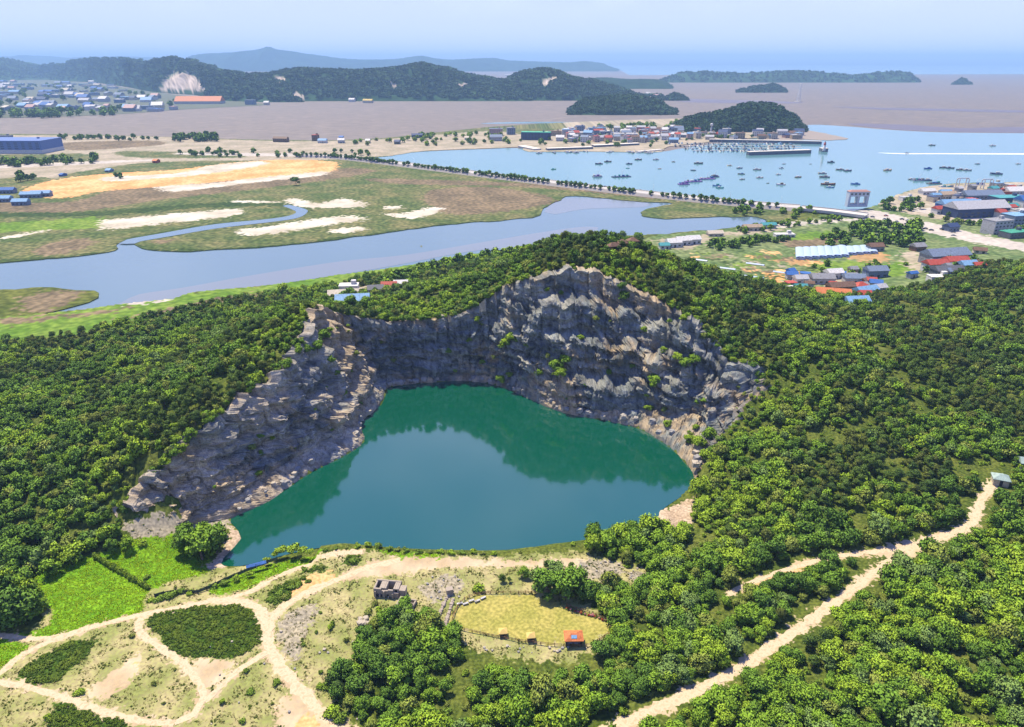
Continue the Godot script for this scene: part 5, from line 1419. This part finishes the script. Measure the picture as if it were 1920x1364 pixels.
	grove([[318, 258], [400, 258], [408, 266], [318, 266]], 26, 6.0, 8.5, 1.0, "pine-dark tree in the clump on the mudflat shore", "clump on the mudflat shore", "belt_tree", [3])
	grove([[105, 256], [310, 262], [310, 265], [105, 262]], 30, 4.0, 6.0, 1.0, "small tree on the mudflat dyke", "trees on the mudflat dyke", "dyke_tree", [3, 2])
	grove([[330, 284], [700, 286], [700, 300], [330, 294]], 44, 3.0, 5.5, 1.0, "scattered tree beside the shore road", "trees beside the shore road", "roadside_shore_tree", [3, 2])
	grove([[640, 268], [820, 252], [960, 252], [960, 272], [700, 276]], 60, 3.5, 6.0, 1.0, "leafy tree behind the harbour beach", "trees behind the harbour beach", "harbour_tree", [1, 2, 0, 4])
	grove([[1110, 240], [1250, 232], [1290, 232], [1290, 242], [1110, 250]], 50, 4.5, 7.0, 1.0, "tree behind the harbour village", "trees behind the harbour village", "harbour_tree", [1, 2])
	grove([[-40, 222], [60, 222], [215, 216], [215, 210], [-40, 214]], 60, 8.0, 13.0, 1.0, "tree on the near shore of the industrial estate", "trees on the estate's shore", "estate_tree", [2, 3])
	grove([[-60, 205], [-40, 155], [120, 158], [300, 182], [420, 192], [330, 204], [200, 212]], 80, 7.0, 12.0, 0.7, "tree between the factory halls of the industrial estate", "trees inside the industrial estate", "estate_tree", [2, 3])
	grove([[960, 268], [1000, 262], [1250, 250], [1300, 262], [1240, 276], [1000, 276]], 40, 3.0, 5.0, 1.0, "small tree among the harbour houses", "trees among the harbour houses", "harbour_tree", [1, 2, 3])
	grove([[1290, 256], [1500, 250], [1500, 256], [1300, 262]], 26, 3.0, 5.0, 1.0, "small tree at the headland's foot behind the marina", "trees at the headland's foot", "harbour_tree", [2, 3])
	grove([[1760, 392], [1920, 388], [1920, 410], [1780, 410]], 18, 2.5, 4.0, 1.4, "tree between the market halls", "trees between the market halls", "street_tree", [1, 2, 3])
	grove([[20, 340], [30, 333], [75, 335], [72, 344]], 5, 4.0, 6.0, 1.0, "dark bush at the sand field's edge", "bushes at the sand field", "field_bush", [3])
	grove([[215, 332], [232, 327], [232, 334], [220, 338]], 3, 3.0, 4.0, 1.0, "dark bush at the sand field's upper edge", "bushes above the sand field", "field_bush", [3])
func hull_mesh(L: float, B: float, H: float) -> Mesh:
	var st := SurfaceTool.new()
	st.begin(Mesh.PRIMITIVE_TRIANGLES)
	var rows := []
	for i in 9:
		var t := i / 8.0
		var w := B * 0.5 * (0.82 + 0.18 * minf(t * 4.0, 1.0)) * (1.0 if t < 0.55 else sqrt(maxf(0.0, 1.0 - pow((t - 0.55) / 0.45, 2.0))))
		var sheer := H * (1.0 + 0.55 * pow(maxf(0.0, t - 0.4) / 0.6, 2.0))
		var x := L * (t - 0.5)
		rows.append([Vector3(x, -0.4, w * 0.7), Vector3(x, sheer, w), Vector3(x, sheer - 0.25, w * 0.88), Vector3(x, sheer - 0.25, -w * 0.88), Vector3(x, sheer, -w), Vector3(x, -0.4, -w * 0.7)])
	for i in 8:
		for k in 5: quad(st, rows[i][k], rows[i][k + 1], rows[i + 1][k + 1], rows[i + 1][k])
	quad(st, rows[0][0], rows[0][1], rows[0][4], rows[0][5])
	st.generate_normals()
	return st.commit()
var hulls := {}
func boat(px: float, py: float, L: float, turn: float, hc: String, cc: String, mast: bool, label: String, group: String) -> void:
	var p := G(px, py, 0.5)
	var k := snappedf(L, 2.0)
	if not hulls.has(k): hulls[k] = hull_mesh(k, k * 0.3, k * 0.11)
	var o := thing("boat", label, "boat", p, turn, group)
	part(o, "hull", hulls[k], paint(hc))
	var cb := part(o, "cabin", box(k * 0.28, k * 0.15, k * 0.19), paint(cc), Vector3(-k * 0.12, k * 0.09, 0))
	part(cb, "windscreen", box(0.15, k * 0.06, k * 0.15), M.glass, Vector3(k * 0.14, k * 0.06, 0))
	if mast: part(o, "mast", tubes([[Vector3(-k * 0.15, k * 0.2, 0), Vector3(-k * 0.15, k * 0.75, 0), 0.16, 0.09], [Vector3(-k * 0.15, k * 0.35, 0), Vector3(-k * 0.48, k * 0.5, 0), 0.1, 0.07]]), M.metal)
func slab(called: String, label: String, category: String, a: Array, b: Array, w: float, y0: float, y1: float, m: Material, group := "") -> void:
	var p := G(a[0], a[1], 0.5)
	var q := G(b[0], b[1], 0.5)
	var d := q - p
	var o := thing(called, label, category, (p + q) * 0.5, atan2(-d.z, d.x), group)
	o.position.y = y0
	part(o, "wall", box(d.length(), y1 - y0, w), m)
	part(o, "coping", box(d.length() + 0.4, 0.5, w + 0.4), M.pale, Vector3(0, y1 - y0 + 0.003, 0))
	var n := int(d.length() / 14.0)
	for i in n: part(o, "fender", box(0.9, 1.6, 0.5), M.dark, Vector3((i + 0.5) / n * d.length() - d.length() / 2, (y1 - y0) * 0.3, w / 2))
func make_harbour() -> void:
	rng.seed = 808
	var quay := mat(Color(0.103, 0.112, 0.138))
	slab("breakwater", "dark concrete outer breakwater in front of the packed marina", "breakwater", [1402, 291], [1518, 287], 9, -1, 6.0, quay)
	slab("breakwater", "long dark inner breakwater behind the packed marina", "breakwater", [1330, 266], [1540, 270], 8, -1, 5.5, quay)
	slab("breakwater", "short dark mole head carrying the red and white beacon", "breakwater", [1538, 284], [1550, 284], 12, -1, 6.0, quay)
	slab("quay", "dark quay wall in front of the green-roofed building", "quay", [1025, 282], [1110, 279], 12, -1, 4.0, quay)
	slab("quay", "dark quay wall below the small harbour houses", "quay", [1112, 276], [1196, 272], 12, -1, 4.0, quay)
	slab("quay", "pale slipway end west of the quay walls", "quay", [978, 276], [1008, 282], 16, -1, 3.0, M.conc)
	slab("quay", "pale slipway beside the marina pontoons", "quay", [1196, 286], [1240, 282], 8, -1, 2.2, M.conc)
	var p := G(1545, 283, 5.5)
	var o := thing("harbour_beacon", "red and white harbour beacon on the mole head", "beacon", p)
	part(o, "tower", tubes([[Vector3.ZERO, Vector3(0, 10, 0), 2.6, 1.8]], 10), paint("white"))
	part(o, "red_band", tubes([[Vector3(0, 10, 0), Vector3(0, 14, 0), 2.1, 1.7]], 10), paint("red"))
	part(o, "lantern", tubes([[Vector3(0, 14, 0), Vector3(0, 16, 0), 1.0, 0.8]], 8), M.glass)
	# pontoons and the boats packed along them
	for k in 4:
		var y := 268.5 + k * 4.4
		var a := G(1245 + k * 18, y + 1.0, 0.5)
		var b := G(1500 + k * 2, y, 0.5)
		var d := b - a
		o = thing("pontoon", "long pale pontoon walkway between the packed marina boats", "pontoon", (a + b) * 0.5, atan2(-d.z, d.x), "marina pontoons")
		part(o, "deck", box(d.length(), 0.9, 2.4), M.pale, Vector3(0, -0.3, 0))
		for i in 9: part(o, "pile", tubes([[Vector3((i - 4) * d.length() / 9, -1, 0), Vector3((i - 4) * d.length() / 9, 3.4, 0), 0.25, 0.25]]), M.metal)
	var hc := ["white", "pale grey", "white", "light blue", "grey", "navy", "blue-grey", "dark grey"]
	var cc := ["white", "blue", "navy", "cream", "light blue", "grey", "dark grey"]
	for k in 118:
		var row := k % 4
		var px := 1248.0 + row * 18.0 + (k / 4) * (8.0 - row * 0.4) + rng.randf_range(-2, 2)
		if px > 1508: continue
		var h: String = hc[rng.randi() % hc.size()]
		var c: String = cc[rng.randi() % cc.size()]
		var m := rng.randf() < 0.45
		boat(px, 270.5 + row * 4.4 + rng.randf_range(-0.4, 0.9), rng.randf_range(8, 14), PI / 2 + rng.randf_range(-0.2, 0.2), h, c, m, h + " boat with a " + c + " cabin" + (" and mast" if m else "") + " berthed in the packed marina", "boats berthed in the marina")
	for k in 26:
		var h: String = hc[rng.randi() % hc.size()]
		boat(rng.randf_range(1010, 1230), rng.randf_range(284, 288) - 0.0, rng.randf_range(8, 12), rng.randf_range(0, 3), h, "white", rng.randf() < 0.3, h + " boat with a white cabin lying off the quay walls", "boats lying off the quay")
	# boats at anchor, one by one: x, y, length, hull, cabin, mast
	for q in [[1310, 307, 18, "dark grey", "white", 0], [1368, 311, 9, "cream", "cream", 0], [1387, 316, 12, "blue-grey", "white", 0], [1420, 319, 14, "grey", "white", 1], [1465, 316, 11, "white", "navy", 0], [1460, 328, 11, "pale grey", "white", 0], [1390, 327, 12, "dark grey", "light blue", 0], [1392, 337, 11, "grey", "white", 0], [1425, 334, 13, "pale grey", "pale grey", 0], [1497, 333, 12, "brown", "white", 0], [1464, 347, 16, "white", "brown", 0], [1542, 326, 16, "grey", "white", 0], [1546, 333, 17, "dark grey", "pale grey", 0], [1558, 305, 15, "navy", "dark grey", 0], [1575, 319, 14, "dark grey", "white", 0], [1590, 321, 15, "navy", "white", 0], [1553, 347, 22, "brown", "cream", 1], [1604, 346, 16, "blue", "light blue", 0], [1665, 320, 18, "tan", "white", 0], [1740, 317, 15, "blue", "blue", 0], [1768, 315, 16, "dark grey", "white", 0], [1782, 316, 16, "navy", "grey", 0], [1800, 319, 15, "dark grey", "white", 0], [1814, 320, 15, "grey", "white", 0], [1868, 327, 20, "navy", "white", 0], [1748, 273, 15, "dark grey", "white", 1], [1862, 274, 16, "pale grey", "white", 1], [1701, 288, 9, "black", "grey", 0], [1710, 337, 12, "grey", "white", 0], [1737, 339, 18, "navy", "white", 0], [1440, 344, 6, "brown", "tan", 0], [1520, 308, 6, "grey", "grey", 0], [1470, 308, 8, "grey", "white", 0], [1833, 308, 9, "blue-grey", "white", 0], [1557, 352, 12, "light blue", "white", 0], [1910, 308, 9, "pale grey", "white", 0], [1123, 308, 14, "navy", "white", 0], [1140, 304, 14, "dark grey", "blue-grey", 0], [1180, 308, 12, "navy", "blue-grey", 0], [1197, 300, 14, "dark grey", "white", 0], [1230, 300, 12, "pale grey", "pale grey", 0], [1263, 304, 8, "brown", "grey", 0], [1237, 317, 8, "cream", "white", 0], [1177, 316, 8, "teal", "white", 0], [1038, 318, 10, "green", "teal", 0], [1300, 320, 9, "navy", "white", 0], [1344, 349, 14, "light blue", "teal", 0], [1350, 353, 12, "teal", "white", 0]]:
		boat(q[0], q[1], q[2] * 0.8, rng.randf_range(-0.3, 0.3) + (PI if rng.randf() < 0.5 else 0.0), q[3], q[4], q[5] == 1, ("long " if q[2] > 15 else ("tiny " if q[2] < 9 else "")) + q[3] + " boat with a " + q[4] + " cabin" + (" and mast" if q[5] == 1 else "") + " at anchor in the bay", "boats at anchor in the bay")
	# the speedboat's wake, a strip of foam
	struct("wake", sheet(smooth2(polyG([[1645, 286.5], [1690, 287.5], [1760, 287.6], [1960, 287.8], [1960, 289.6], [1760, 289.0], [1690, 288.8]], 0.55), true, 8.0), 0.56), mat(Color(0.645, 0.688, 0.722)))
	# barges and work rafts
	for q in [[1165, 332, 34, "navy"], [1120, 332, 16, "blue-grey"], [1282, 346, 18, "purple"], [1300, 341, 30, "purple"], [1325, 336, 30, "purple"], [1340, 332, 14, "navy"], [1722, 339, 20, "blue-grey"], [1752, 345, 22, "dark grey"], [1775, 352, 24, "blue-grey"], [1830, 348, 30, "grey"], [1880, 350, 26, "dark grey"], [1905, 356, 22, "navy"]]:
		p = G(q[0], q[1], 0.5)
		o = thing("work_barge", q[3] + " flat work barge with stacked gear " + ("by the causeway" if q[0] < 1400 else "at the market quay"), "barge", p, 0.25 if q[0] < 1400 else 0.05, "work barges")
		part(o, "pontoon_hull", box(q[2] * 0.8, 1.6, 7), paint(q[3]), Vector3(0, -0.5, 0))
		for i in 4: part(o, "gear", box(rng.randf_range(1.5, 4), rng.randf_range(0.8, 2.6), 2.5), paint(["blue", "white", "grey", "teal", "purple"][rng.randi() % 5]), Vector3((i - 1.5) * q[2] * 0.18, 1.103, rng.randf_range(-1.5, 1.5)))
		part(o, "crane_mast", tubes([[Vector3(1, 1.1, 0), Vector3(1, 8, 0), 0.25, 0.18], [Vector3(1, 7.6, 0), Vector3(5, 10, 0), 0.18, 0.12]]), M.metal)
	# cars on the main road
	var car0: Node3D = null
	rng.seed = 909
	for k in 26:
		var t := rng.randf()
		var px := lerpf(1630, 1905, t)
		var side := -1 if k % 2 == 0 else 1
		var py := lerpf(403, 472, pow(t, 1.15)) + side * 3.5
		if k > 19:
			px = rng.randf_range(1060, 1480); py = lerpf(343, 386, (px - 1060) / 420.0)
		p = G(px, py, 1.62 if k <= 19 else 3.77)
		var col: String = ["white", "black", "pale grey", "navy", "white", "red", "dark grey"][rng.randi() % 7]
		o = thing("car", col + " car driving on the " + ("main road" if k <= 19 else "causeway"), "car", p, -0.42 if k <= 19 else -0.28, "cars on the road")
		if car0 == null:
			var st := SurfaceTool.new()
			st.begin(Mesh.PRIMITIVE_TRIANGLES)
			loft(st, [[Vector2(4.3, 1.7), 0.25], [Vector2(4.5, 1.8), 0.6], [Vector2(4.3, 1.74), 0.9]])
			st.generate_normals()
			M.car_body = st.commit()
			st = SurfaceTool.new()
			st.begin(Mesh.PRIMITIVE_TRIANGLES)
			loft(st, [[Vector2(2.7, 1.6), 0.903], [Vector2(1.7, 1.3), 1.45]])
			st.generate_normals()
			M.car_top = st.commit()
			M.wheel = tubes([[Vector3(0, 0, -0.1), Vector3(0, 0, 0.1), 0.33, 0.33]], 10)
			car0 = o
		part(o, "body", M.car_body, paint(col))
		part(o, "cabin", M.car_top, M.glass)
		for sx in [-1.35, 1.35]:
			for sz in [-0.82, 0.82]: part(o, "wheel", M.wheel, M.dark, Vector3(sx, 0.33, sz))

# ---------- foreground objects ----------
func make_foreground() -> void:
	rng.seed = 66
	var conc := StandardMaterial3D.new()
	conc.albedo_texture = tex_noise(0.03, 131, [Color(0.428, 0.400, 0.363), Color(0.614, 0.567, 0.502), Color(0.512, 0.465, 0.409)])
	conc.uv1_triplanar = true; conc.uv1_world_triplanar = true; conc.uv1_scale = Vector3.ONE * 0.25
	conc.roughness = 0.95
	# ruined crusher house: thick walls round two open shafts, buttresses on the front
	var p := GT(728, 1112)
	var o := thing("concrete_ruin", "ruined concrete crusher house with two open shafts and a row of piers", "ruin", p, -0.12)
	o.scale = Vector3.ONE * 0.68
	for q in [[3.4, 4.7, -3.8], [3.0, 3.9, -0.6], [2.2, 4.4, 2.0], [2.4, 3.1, 4.3]]: part(o, "front_wall", box(q[0], q[1], 0.8), conc, Vector3(q[2], -0.3, 2.6))
	part(o, "back_wall", box(11.0, 4.9, 0.8), conc, Vector3(0, -0.3, -2.6))
	for x in [-5.1, -0.4, 3.4, 5.1]: part(o, "cross_wall", box(0.7, 4.7, 4.4), conc, Vector3(x, -0.3, 0))
	for x in [-1.9, 4.26]: part(o, "roof_slab", box(2.2 if x < 0 else 0.96, 0.5, 4.38), conc, Vector3(x, 3.9, 0))
	for i in 5: part(o, "pier", box(0.6, [3.6, 2.2, 3.9, 1.4, 3.0][i], 0.7), conc, Vector3(-4.6 + i * 1.9, -0.3, 3.36))
	for i in 4: part(o, "opening_shade", box(1.0, 1.6, 0.12), M.dark, Vector3(-3.85 + i * 1.5, 0.2, 3.0))  # near-black panels on the solid wall, painting the shade inside openings
	part(o, "side_hopper", box(2.6, 3.8, 3.2), conc, Vector3(6.9, -0.3, 0.6))
	part(o, "hopper_rim", box(2.8, 0.4, 3.4), conc, Vector3(6.9, 3.503, 0.6))
	p = GT(762, 1135)
	o = thing("concrete_ruin", "low roofless concrete foundation with two dark pits below the crusher house", "ruin", p, -0.25)
	o.scale = Vector3.ONE * 0.78
	for z in [-1.9, 0.0, 1.9]: part(o, "long_wall", box(6.6, 1.6, 0.55), conc, Vector3(0, -0.2, z))
	for x in [-3.0, 0.0, 3.0]:
		for z in [-0.95, 0.95]: part(o, "cross_wall", box(0.55, 1.5, 1.3), conc, Vector3(x, -0.2, z))
	part(o, "floor_slab", box(6.4, 0.3, 3.6), M.stone, Vector3(0, -0.25, 0))
	part(o, "roof_slab", box(2.4, 0.25, 4.4), conc, Vector3(-2.0, 1.41, 0))
	p = GT(843, 1114)
	o = thing("concrete_block", "small leaning concrete block at the head of the walled passage", "ruin", p, 0.3)
	part(o, "block", box(1.9, 1.9, 1.5), conc, Vector3(0, -0.2, 0))
	part(o, "cap", box(2.1, 0.3, 1.7), conc, Vector3(0, 1.703, 0))
	for q in [[[838, 1122], [812, 1178], "western rubble wall of the passage beside the lawn"], [[850, 1124], [832, 1182], "eastern rubble wall of the passage beside the lawn"]]:
		var a := GT(q[0][0], q[0][1])
		var b := GT(q[1][0], q[1][1])
		o = thing("rubble_wall", q[2], "wall", a)
		var n := int(a.distance_to(b) / 0.9)
		for i in n:
			var c := a.lerp(b, (i + 0.5) / n)
			part(o, "stone", stone_mesh(i), conc, Vector3(c.x, ter(c.x, c.z) - 0.1, c.z) - a, rng.randf() * TAU).scale = Vector3.ONE * rng.randf_range(0.5, 0.8)
	# loose boulders on the open ground and along the shore
	var bm := [mat(Color(0.292, 0.267, 0.224)), mat(Color(0.224, 0.215, 0.198)), mat(Color(0.327, 0.284, 0.215))]
	for k in 96:
		var pos: Vector3
		var where := "on the dry ground by the footpaths"
		var r := rng.randf_range(0.22, 0.55)
		if k < 9:
			pos = GT(678 + rng.randf_range(-14, 14), 1167 + rng.randf_range(-7, 7)); where = "in the white rock pile beside the ruins"; r = rng.randf_range(0.5, 1.1)
		elif k < 30: pos = GT(rng.randf_range(795, 870), rng.randf_range(1082, 1125)); where = "on the stony patch behind the ruins"
		elif k < 60:
			pos = GT(rng.randf_range(1085, 1225), rng.randf_range(1052, 1092)); where = "on the stony patch behind the tree clump"
		elif k < 78: pos = GT(rng.randf_range(900, 1100), rng.randf_range(1212, 1226)); where = "below the lawn fence"
		else:
			pos = GT(rng.randf_range(380, 700), rng.randf_range(1180, 1362))
			if near_path(v2(pos), 0.5): continue
		o = thing("boulder", (["pale", "grey", "tan"][k % 3]) + (" large" if r > 0.42 else " small") + " boulder " + where, "boulder", pos, rng.randf() * TAU, "boulders " + where)
		var m := part(o, "rock", stone_mesh(k), bm[k % 3] if k > 8 else bm[2])
		m.scale = Vector3(r, r * 0.8, r)
	for k in 110:   # fallen blocks along the foot of the quarry wall
		var t := rng.randf_range(0.3, S3.size() - 1.3)
		var s := cr(S3, t)
		var f := cr(F3, t)
		var c := s.lerp(f, rng.randf_range(0.05, 0.95))
		c.y = lerpf(LAKE_Y, f.y, pow(rng.randf_range(0.2, 1.0), 0.8)) * 0.6 + 0.8
		var r := rng.randf_range(0.7, 2.0)
		o = thing("fallen_block", (["pale", "grey", "tan"][k % 3]) + (" large" if r > 1.4 else "") + " fallen rock block at the foot of the " + ("west" if t < 9 else "back") + " quarry wall", "boulder", c, rng.randf() * TAU, "blocks at the foot of the quarry wall")
		part(o, "rock", stone_mesh(k), bm[k % 3]).scale = Vector3(r, r * 0.9, r)
	# shelter with an orange roof and a solar panel
	p = GT(1075, 1206)
	o = thing("shelter", "dark open-fronted shelter with an orange roof and a solar panel on the lawn", "shelter", p, 0.02)
	for x in [-2.1, 2.1]:
		for z in [-1.4, 1.4]: part(o, "post", box(0.22, 2.4, 0.22), M.dark, Vector3(x, -0.1, z))
	part(o, "back_wall", box(4.2, 2.2, 0.12), paint("dark grey"), Vector3(0, 0, -1.35))
	for x in [-2.1, 2.1]: part(o, "side_wall", box(0.1, 1.5, 2.5), paint("dark grey"), Vector3(x, 0, 0))
	part(o, "bench", box(3.6, 0.45, 0.6), paint("pale grey"), Vector3(0, 0, 0.3))
	var rf := part(o, "roof", hip(4.6, 3.4, 1.25, 0.25), paint("orange"), Vector3(0, 2.302, 0))
	var pn := part(rf, "solar_panel", box(1.5, 0.08, 0.9), paint("light blue"), Vector3(0, 0.8, 1.0))
	pn.rotation.x = 0.55
	for q in [[943, 1192, "western"], [995, 1200, "eastern"]]:
		p = GT(q[0], q[1])
		o = thing("straw_hut", q[2] + " of the two little straw-roofed huts on the lawn", "hut", p, 0.1)
		part(o, "body", box(1.9, 1.5, 1.6), M.wood, Vector3(0, -0.1, 0))
		part(o, "roof", hip(2.1, 1.9, 0.9, 0.15), mat(Color(0.499, 0.361, 0.120)), Vector3(0, 1.402, 0))
		part(o, "opening_shade", box(1.2, 0.7, 0.1), M.dark, Vector3(0, 0.5, 0.82))  # dark panel on the closed body, its colour stands for interior shade
	# wooden fence round the lawn: single posts, two rails between each pair
	var ring := polyT([[846, 1172], [858, 1140], [880, 1121], [920, 1114], [1005, 1114]])
	var ring2 := polyT([[848, 1178], [900, 1190], [960, 1202], [1040, 1212], [1100, 1213], [1140, 1192]])
	var ring3 := polyT([[1062, 1138], [1105, 1152], [1150, 1170]])
	var names := ["wooden rail fence along the lawn's upper side", "wooden rail fence along the lawn's lower side", "short wooden rail fence by the red flower bed"]
	for k in 3:
		var line := smooth2([ring, ring2, ring3][k], false, 1.7)
		o = thing("rail_fence", names[k], "fence", Vector3(line[0].x, ter(line[0].x, line[0].y), line[0].y))
		for i in line.size():
			var a := Vector3(line[i].x, ter(line[i].x, line[i].y), line[i].y)
			part(o, "post", box(0.16, 1.35, 0.16), M.wood, a - o.position - Vector3(0, 0.2, 0))
			if i + 1 < line.size():
				var b := Vector3(line[i + 1].x, ter(line[i + 1].x, line[i + 1].y), line[i + 1].y)
				for y in [0.45, 0.9]: part(o, "rail", tubes([[a - o.position + Vector3(0, y, 0), b - o.position + Vector3(0, y, 0), 0.07, 0.07]], 5), M.wood)
	for k in 5:
		p = GT(862 + k * 11, 1134 - k * 2.6 + (k % 2) * 3)
		o = thing("stone_bench", "pale stone bench in the row at the lawn's corner", "bench", p, 0.4 + k * 0.05, "stone benches on the lawn")
		part(o, "seat", box(1.7, 0.16, 0.6), paint("pale grey"), Vector3(0, 0.42, 0))
		for x in [-0.6, 0.6]: part(o, "leg", box(0.22, 0.5, 0.5), conc, Vector3(x, -0.08, 0))
	for k in 13:
		p = GT(1064 + k * 6.6, 1143 + k * 2.0 + rng.randf_range(-1, 1))
		o = thing("flower_clump", (["red", "pink"][k % 2]) + " flowering clump in the bed along the lawn", "flowers", p, rng.randf() * TAU, "flower bed along the lawn")
		var s := rng.randf_range(0.5, 0.8)
		part(o, "leaves", crowns.shrub[k % 4], leaf_mats.shrub[1]).scale = Vector3.ONE * s
		part(o, "blossom", crowns.shrub[(k + 1) % 4], M.red_leaf if k % 2 == 0 else M.pink_leaf, Vector3(0, 0.15, 0)).scale = Vector3(s * 0.95, s * 0.85, s * 0.95)
	# hedge bank across the meadow, wire fence beside the upper path, blue tarpaulin
	var hl := smooth2(polyT([[178, 1046], [200, 1058], [225, 1074], [250, 1090], [276, 1104]]), false, 1.1)
	o = thing("hedge", "clipped dark hedge running across the bright meadow", "hedge", Vector3(hl[0].x, ter(hl[0].x, hl[0].y), hl[0].y))
	for i in hl.size(): part(o, "hedge_plant", crowns.shrub[i % 4], leaf_mats.shrub[0 if i % 3 else 1], Vector3(hl[i].x, ter(hl[i].x, hl[i].y), hl[i].y) - o.position, i * 1.3).scale = Vector3(1.0, 1.7, 1.0)
	var fl := smooth2(polyT([[290, 1120], [330, 1112], [370, 1113], [405, 1098], [440, 1082], [480, 1066], [520, 1050]]), false, 2.4)
	o = thing("screen_fence", "dark netting fence between the meadow and the lake path", "fence", Vector3(fl[0].x, ter(fl[0].x, fl[0].y), fl[0].y))
	for i in fl.size():
		var a := Vector3(fl[i].x, ter(fl[i].x, fl[i].y), fl[i].y) - o.position
		part(o, "post", box(0.14, 1.7, 0.14), M.dark, a - Vector3(0, 0.2, 0))
		if i + 1 < fl.size():
			var b := Vector3(fl[i + 1].x, ter(fl[i + 1].x, fl[i + 1].y), fl[i + 1].y) - o.position
			var c := (a + b) * 0.5
			part(o, "net_panel", box(a.distance_to(b) - 0.16, 1.1, 0.04), M.net, c + Vector3(0, 0.1, 0), atan2(-(b - a).z, (b - a).x))
	p = GT(481, 1064)
	o = thing("blue_tarpaulin", "blue tarpaulin stretched over a low frame beside the lake path", "tarpaulin", p, 0.42)
	part(o, "sheet", gable(6.0, 1.5, 0.7, 0.0), paint("blue"), Vector3(0, 0.9, 0))
	for x in [-2.7, 0.0, 2.7]:
		for z in [-0.6, 0.6]: part(o, "support", box(0.1, 1.0, 0.1), M.metal, Vector3(x, -0.1, z))
	p = GT(143, 1046)
	o = thing("blue_hut", "small dark blue hut half hidden in the bushes above the meadow", "hut", p, 0.5)
	part(o, "wall", box(3.0, 2.4, 2.4), paint("navy"), Vector3(0, -0.2, 0))
	part(o, "roof", gable(3.0, 2.4, 1.0, 0.3), paint("blue-grey"), Vector3(0, 2.202, 0))
	part(o, "door", box(0.8, 1.7, 0.1), M.dark, Vector3(0.3, 0, 1.2))
var stones: Array = []
func stone_mesh(k: int) -> Mesh:
	if stones.is_empty():
		for i in 6:
			var r := RandomNumberGenerator.new()
			r.seed = 500 + i
			var s := SphereMesh.new()
			s.radius = 1.0; s.height = 2.0; s.radial_segments = 9; s.rings = 5
			var st := SurfaceTool.new()
			st.begin(Mesh.PRIMITIVE_TRIANGLES); st.set_smooth_group(-1)
			var nn := noise(0.9, 600 + i, 2)
			var f := s.get_faces()
			for v in f:
				var q := v * (1.0 + nn.get_noise_3dv(v) * 0.75)
				q = Vector3(clampf(q.x, -0.8, 0.75), clampf(q.y, -0.6, 0.7), clampf(q.z, -0.75, 0.85))
				st.add_vertex(q + Vector3(0, 0.4, 0))
			st.generate_normals()
			stones.append(st.commit())
	return stones[k % 6]

func _ready() -> void:
	var cam := Camera3D.new()
	add_child(cam)
	cam.position = EYE
	cam.rotation.x = -pitch
	cam.fov = rad_to_deg(2.0 * atan(682.0 / F))
	cam.near = 1.0; cam.far = 90000.0
	cam.current = true
	var env := Environment.new()
	env.background_mode = Environment.BG_SKY
	var sky := Sky.new()
	var sm := ProceduralSkyMaterial.new()
	sm.sky_top_color = Color(0.20, 0.38, 0.86)
	sm.sky_horizon_color = Color(0.745, 0.785, 0.925)
	sm.sky_curve = 0.5
	sm.ground_bottom_color = Color(0.45, 0.47, 0.50); sm.ground_horizon_color = Color(0.68, 0.78, 0.95)
	# thin high cloud, the same all round the horizon
	var cw := 1024
	var cd := PackedByteArray()
	cd.resize(cw * 512 * 4)
	var cn := noise(1.0, 17, 5)
	for r in 256:
		var el := PI * 0.5 - PI * (r + 0.5) / 512.0
		var band := smoothstep(0.03, 0.16, el)
		for c in cw:
			var az := TAU * c / cw
			var a := 0.0
			if band > 0.0:
				var k := 1.6 / (sin(el) + 0.18)
				a = clampf(cn.get_noise_3d(cos(az) * cos(el) * k, sin(az) * cos(el) * k, 2.0) * 1.6 - 0.05, 0.0, 1.0) * band
			var q := (r * cw + c) * 4
			cd[q] = 255; cd[q + 1] = 252; cd[q + 2] = 246; cd[q + 3] = int(a * 110.0)
	sm.sky_cover = ImageTexture.create_from_image(Image.create_from_data(cw, 512, false, Image.FORMAT_RGBA8, cd))
	sm.sky_cover_modulate = Color(1, 1, 1, 0.45)
	sky.sky_material = sm
	env.sky = sky
	env.background_energy_multiplier = 0.84
	env.tonemap_mode = Environment.TONE_MAPPER_LINEAR
	env.tonemap_exposure = 1.9
	env.sdfgi_enabled = true; env.ssao_enabled = true; env.ssil_enabled = true
	env.fog_enabled = true
	env.fog_density = 0.000085
	env.fog_light_color = Color(0.67, 0.84, 1.0)
	var we := WorldEnvironment.new()
	we.environment = env
	add_child(we)
	var sun := DirectionalLight3D.new()
	add_child(sun)
	sun.look_at_from_position(Vector3.ZERO, Vector3(0.27, -0.89, 0.37), Vector3.UP)
	sun.light_energy = 1.6
	sun.light_color = Color(1.0, 0.95, 0.84)
	sun.light_angular_distance = 0.5
	sun.shadow_enabled = true
	var t0 := Time.get_ticks_msec()
	make_stations()
	make_heights()
	print("heights ", Time.get_ticks_msec() - t0)
	make_maps()
	print("maps ", Time.get_ticks_msec() - t0)
	make_ground()
	make_cliff()
	print("ground ", Time.get_ticks_msec() - t0)
	wall_mats()
	M.bark = mat(Color(0.10, 0.075, 0.05))
	M.net = mat(Color(0.05, 0.07, 0.05))
	M.red_leaf = leaf_mat(Color(0.42, 0.05, 0.04))
	M.pink_leaf = leaf_mat(Color(0.55, 0.22, 0.24))
	plant_forest()
	plant_grass()
	make_causeway()
	make_hills()
	print("hills ", Time.get_ticks_msec() - t0)
	make_settlements()
	make_harbour()
	make_foreground()
	print("all ", Time.get_ticks_msec() - t0)
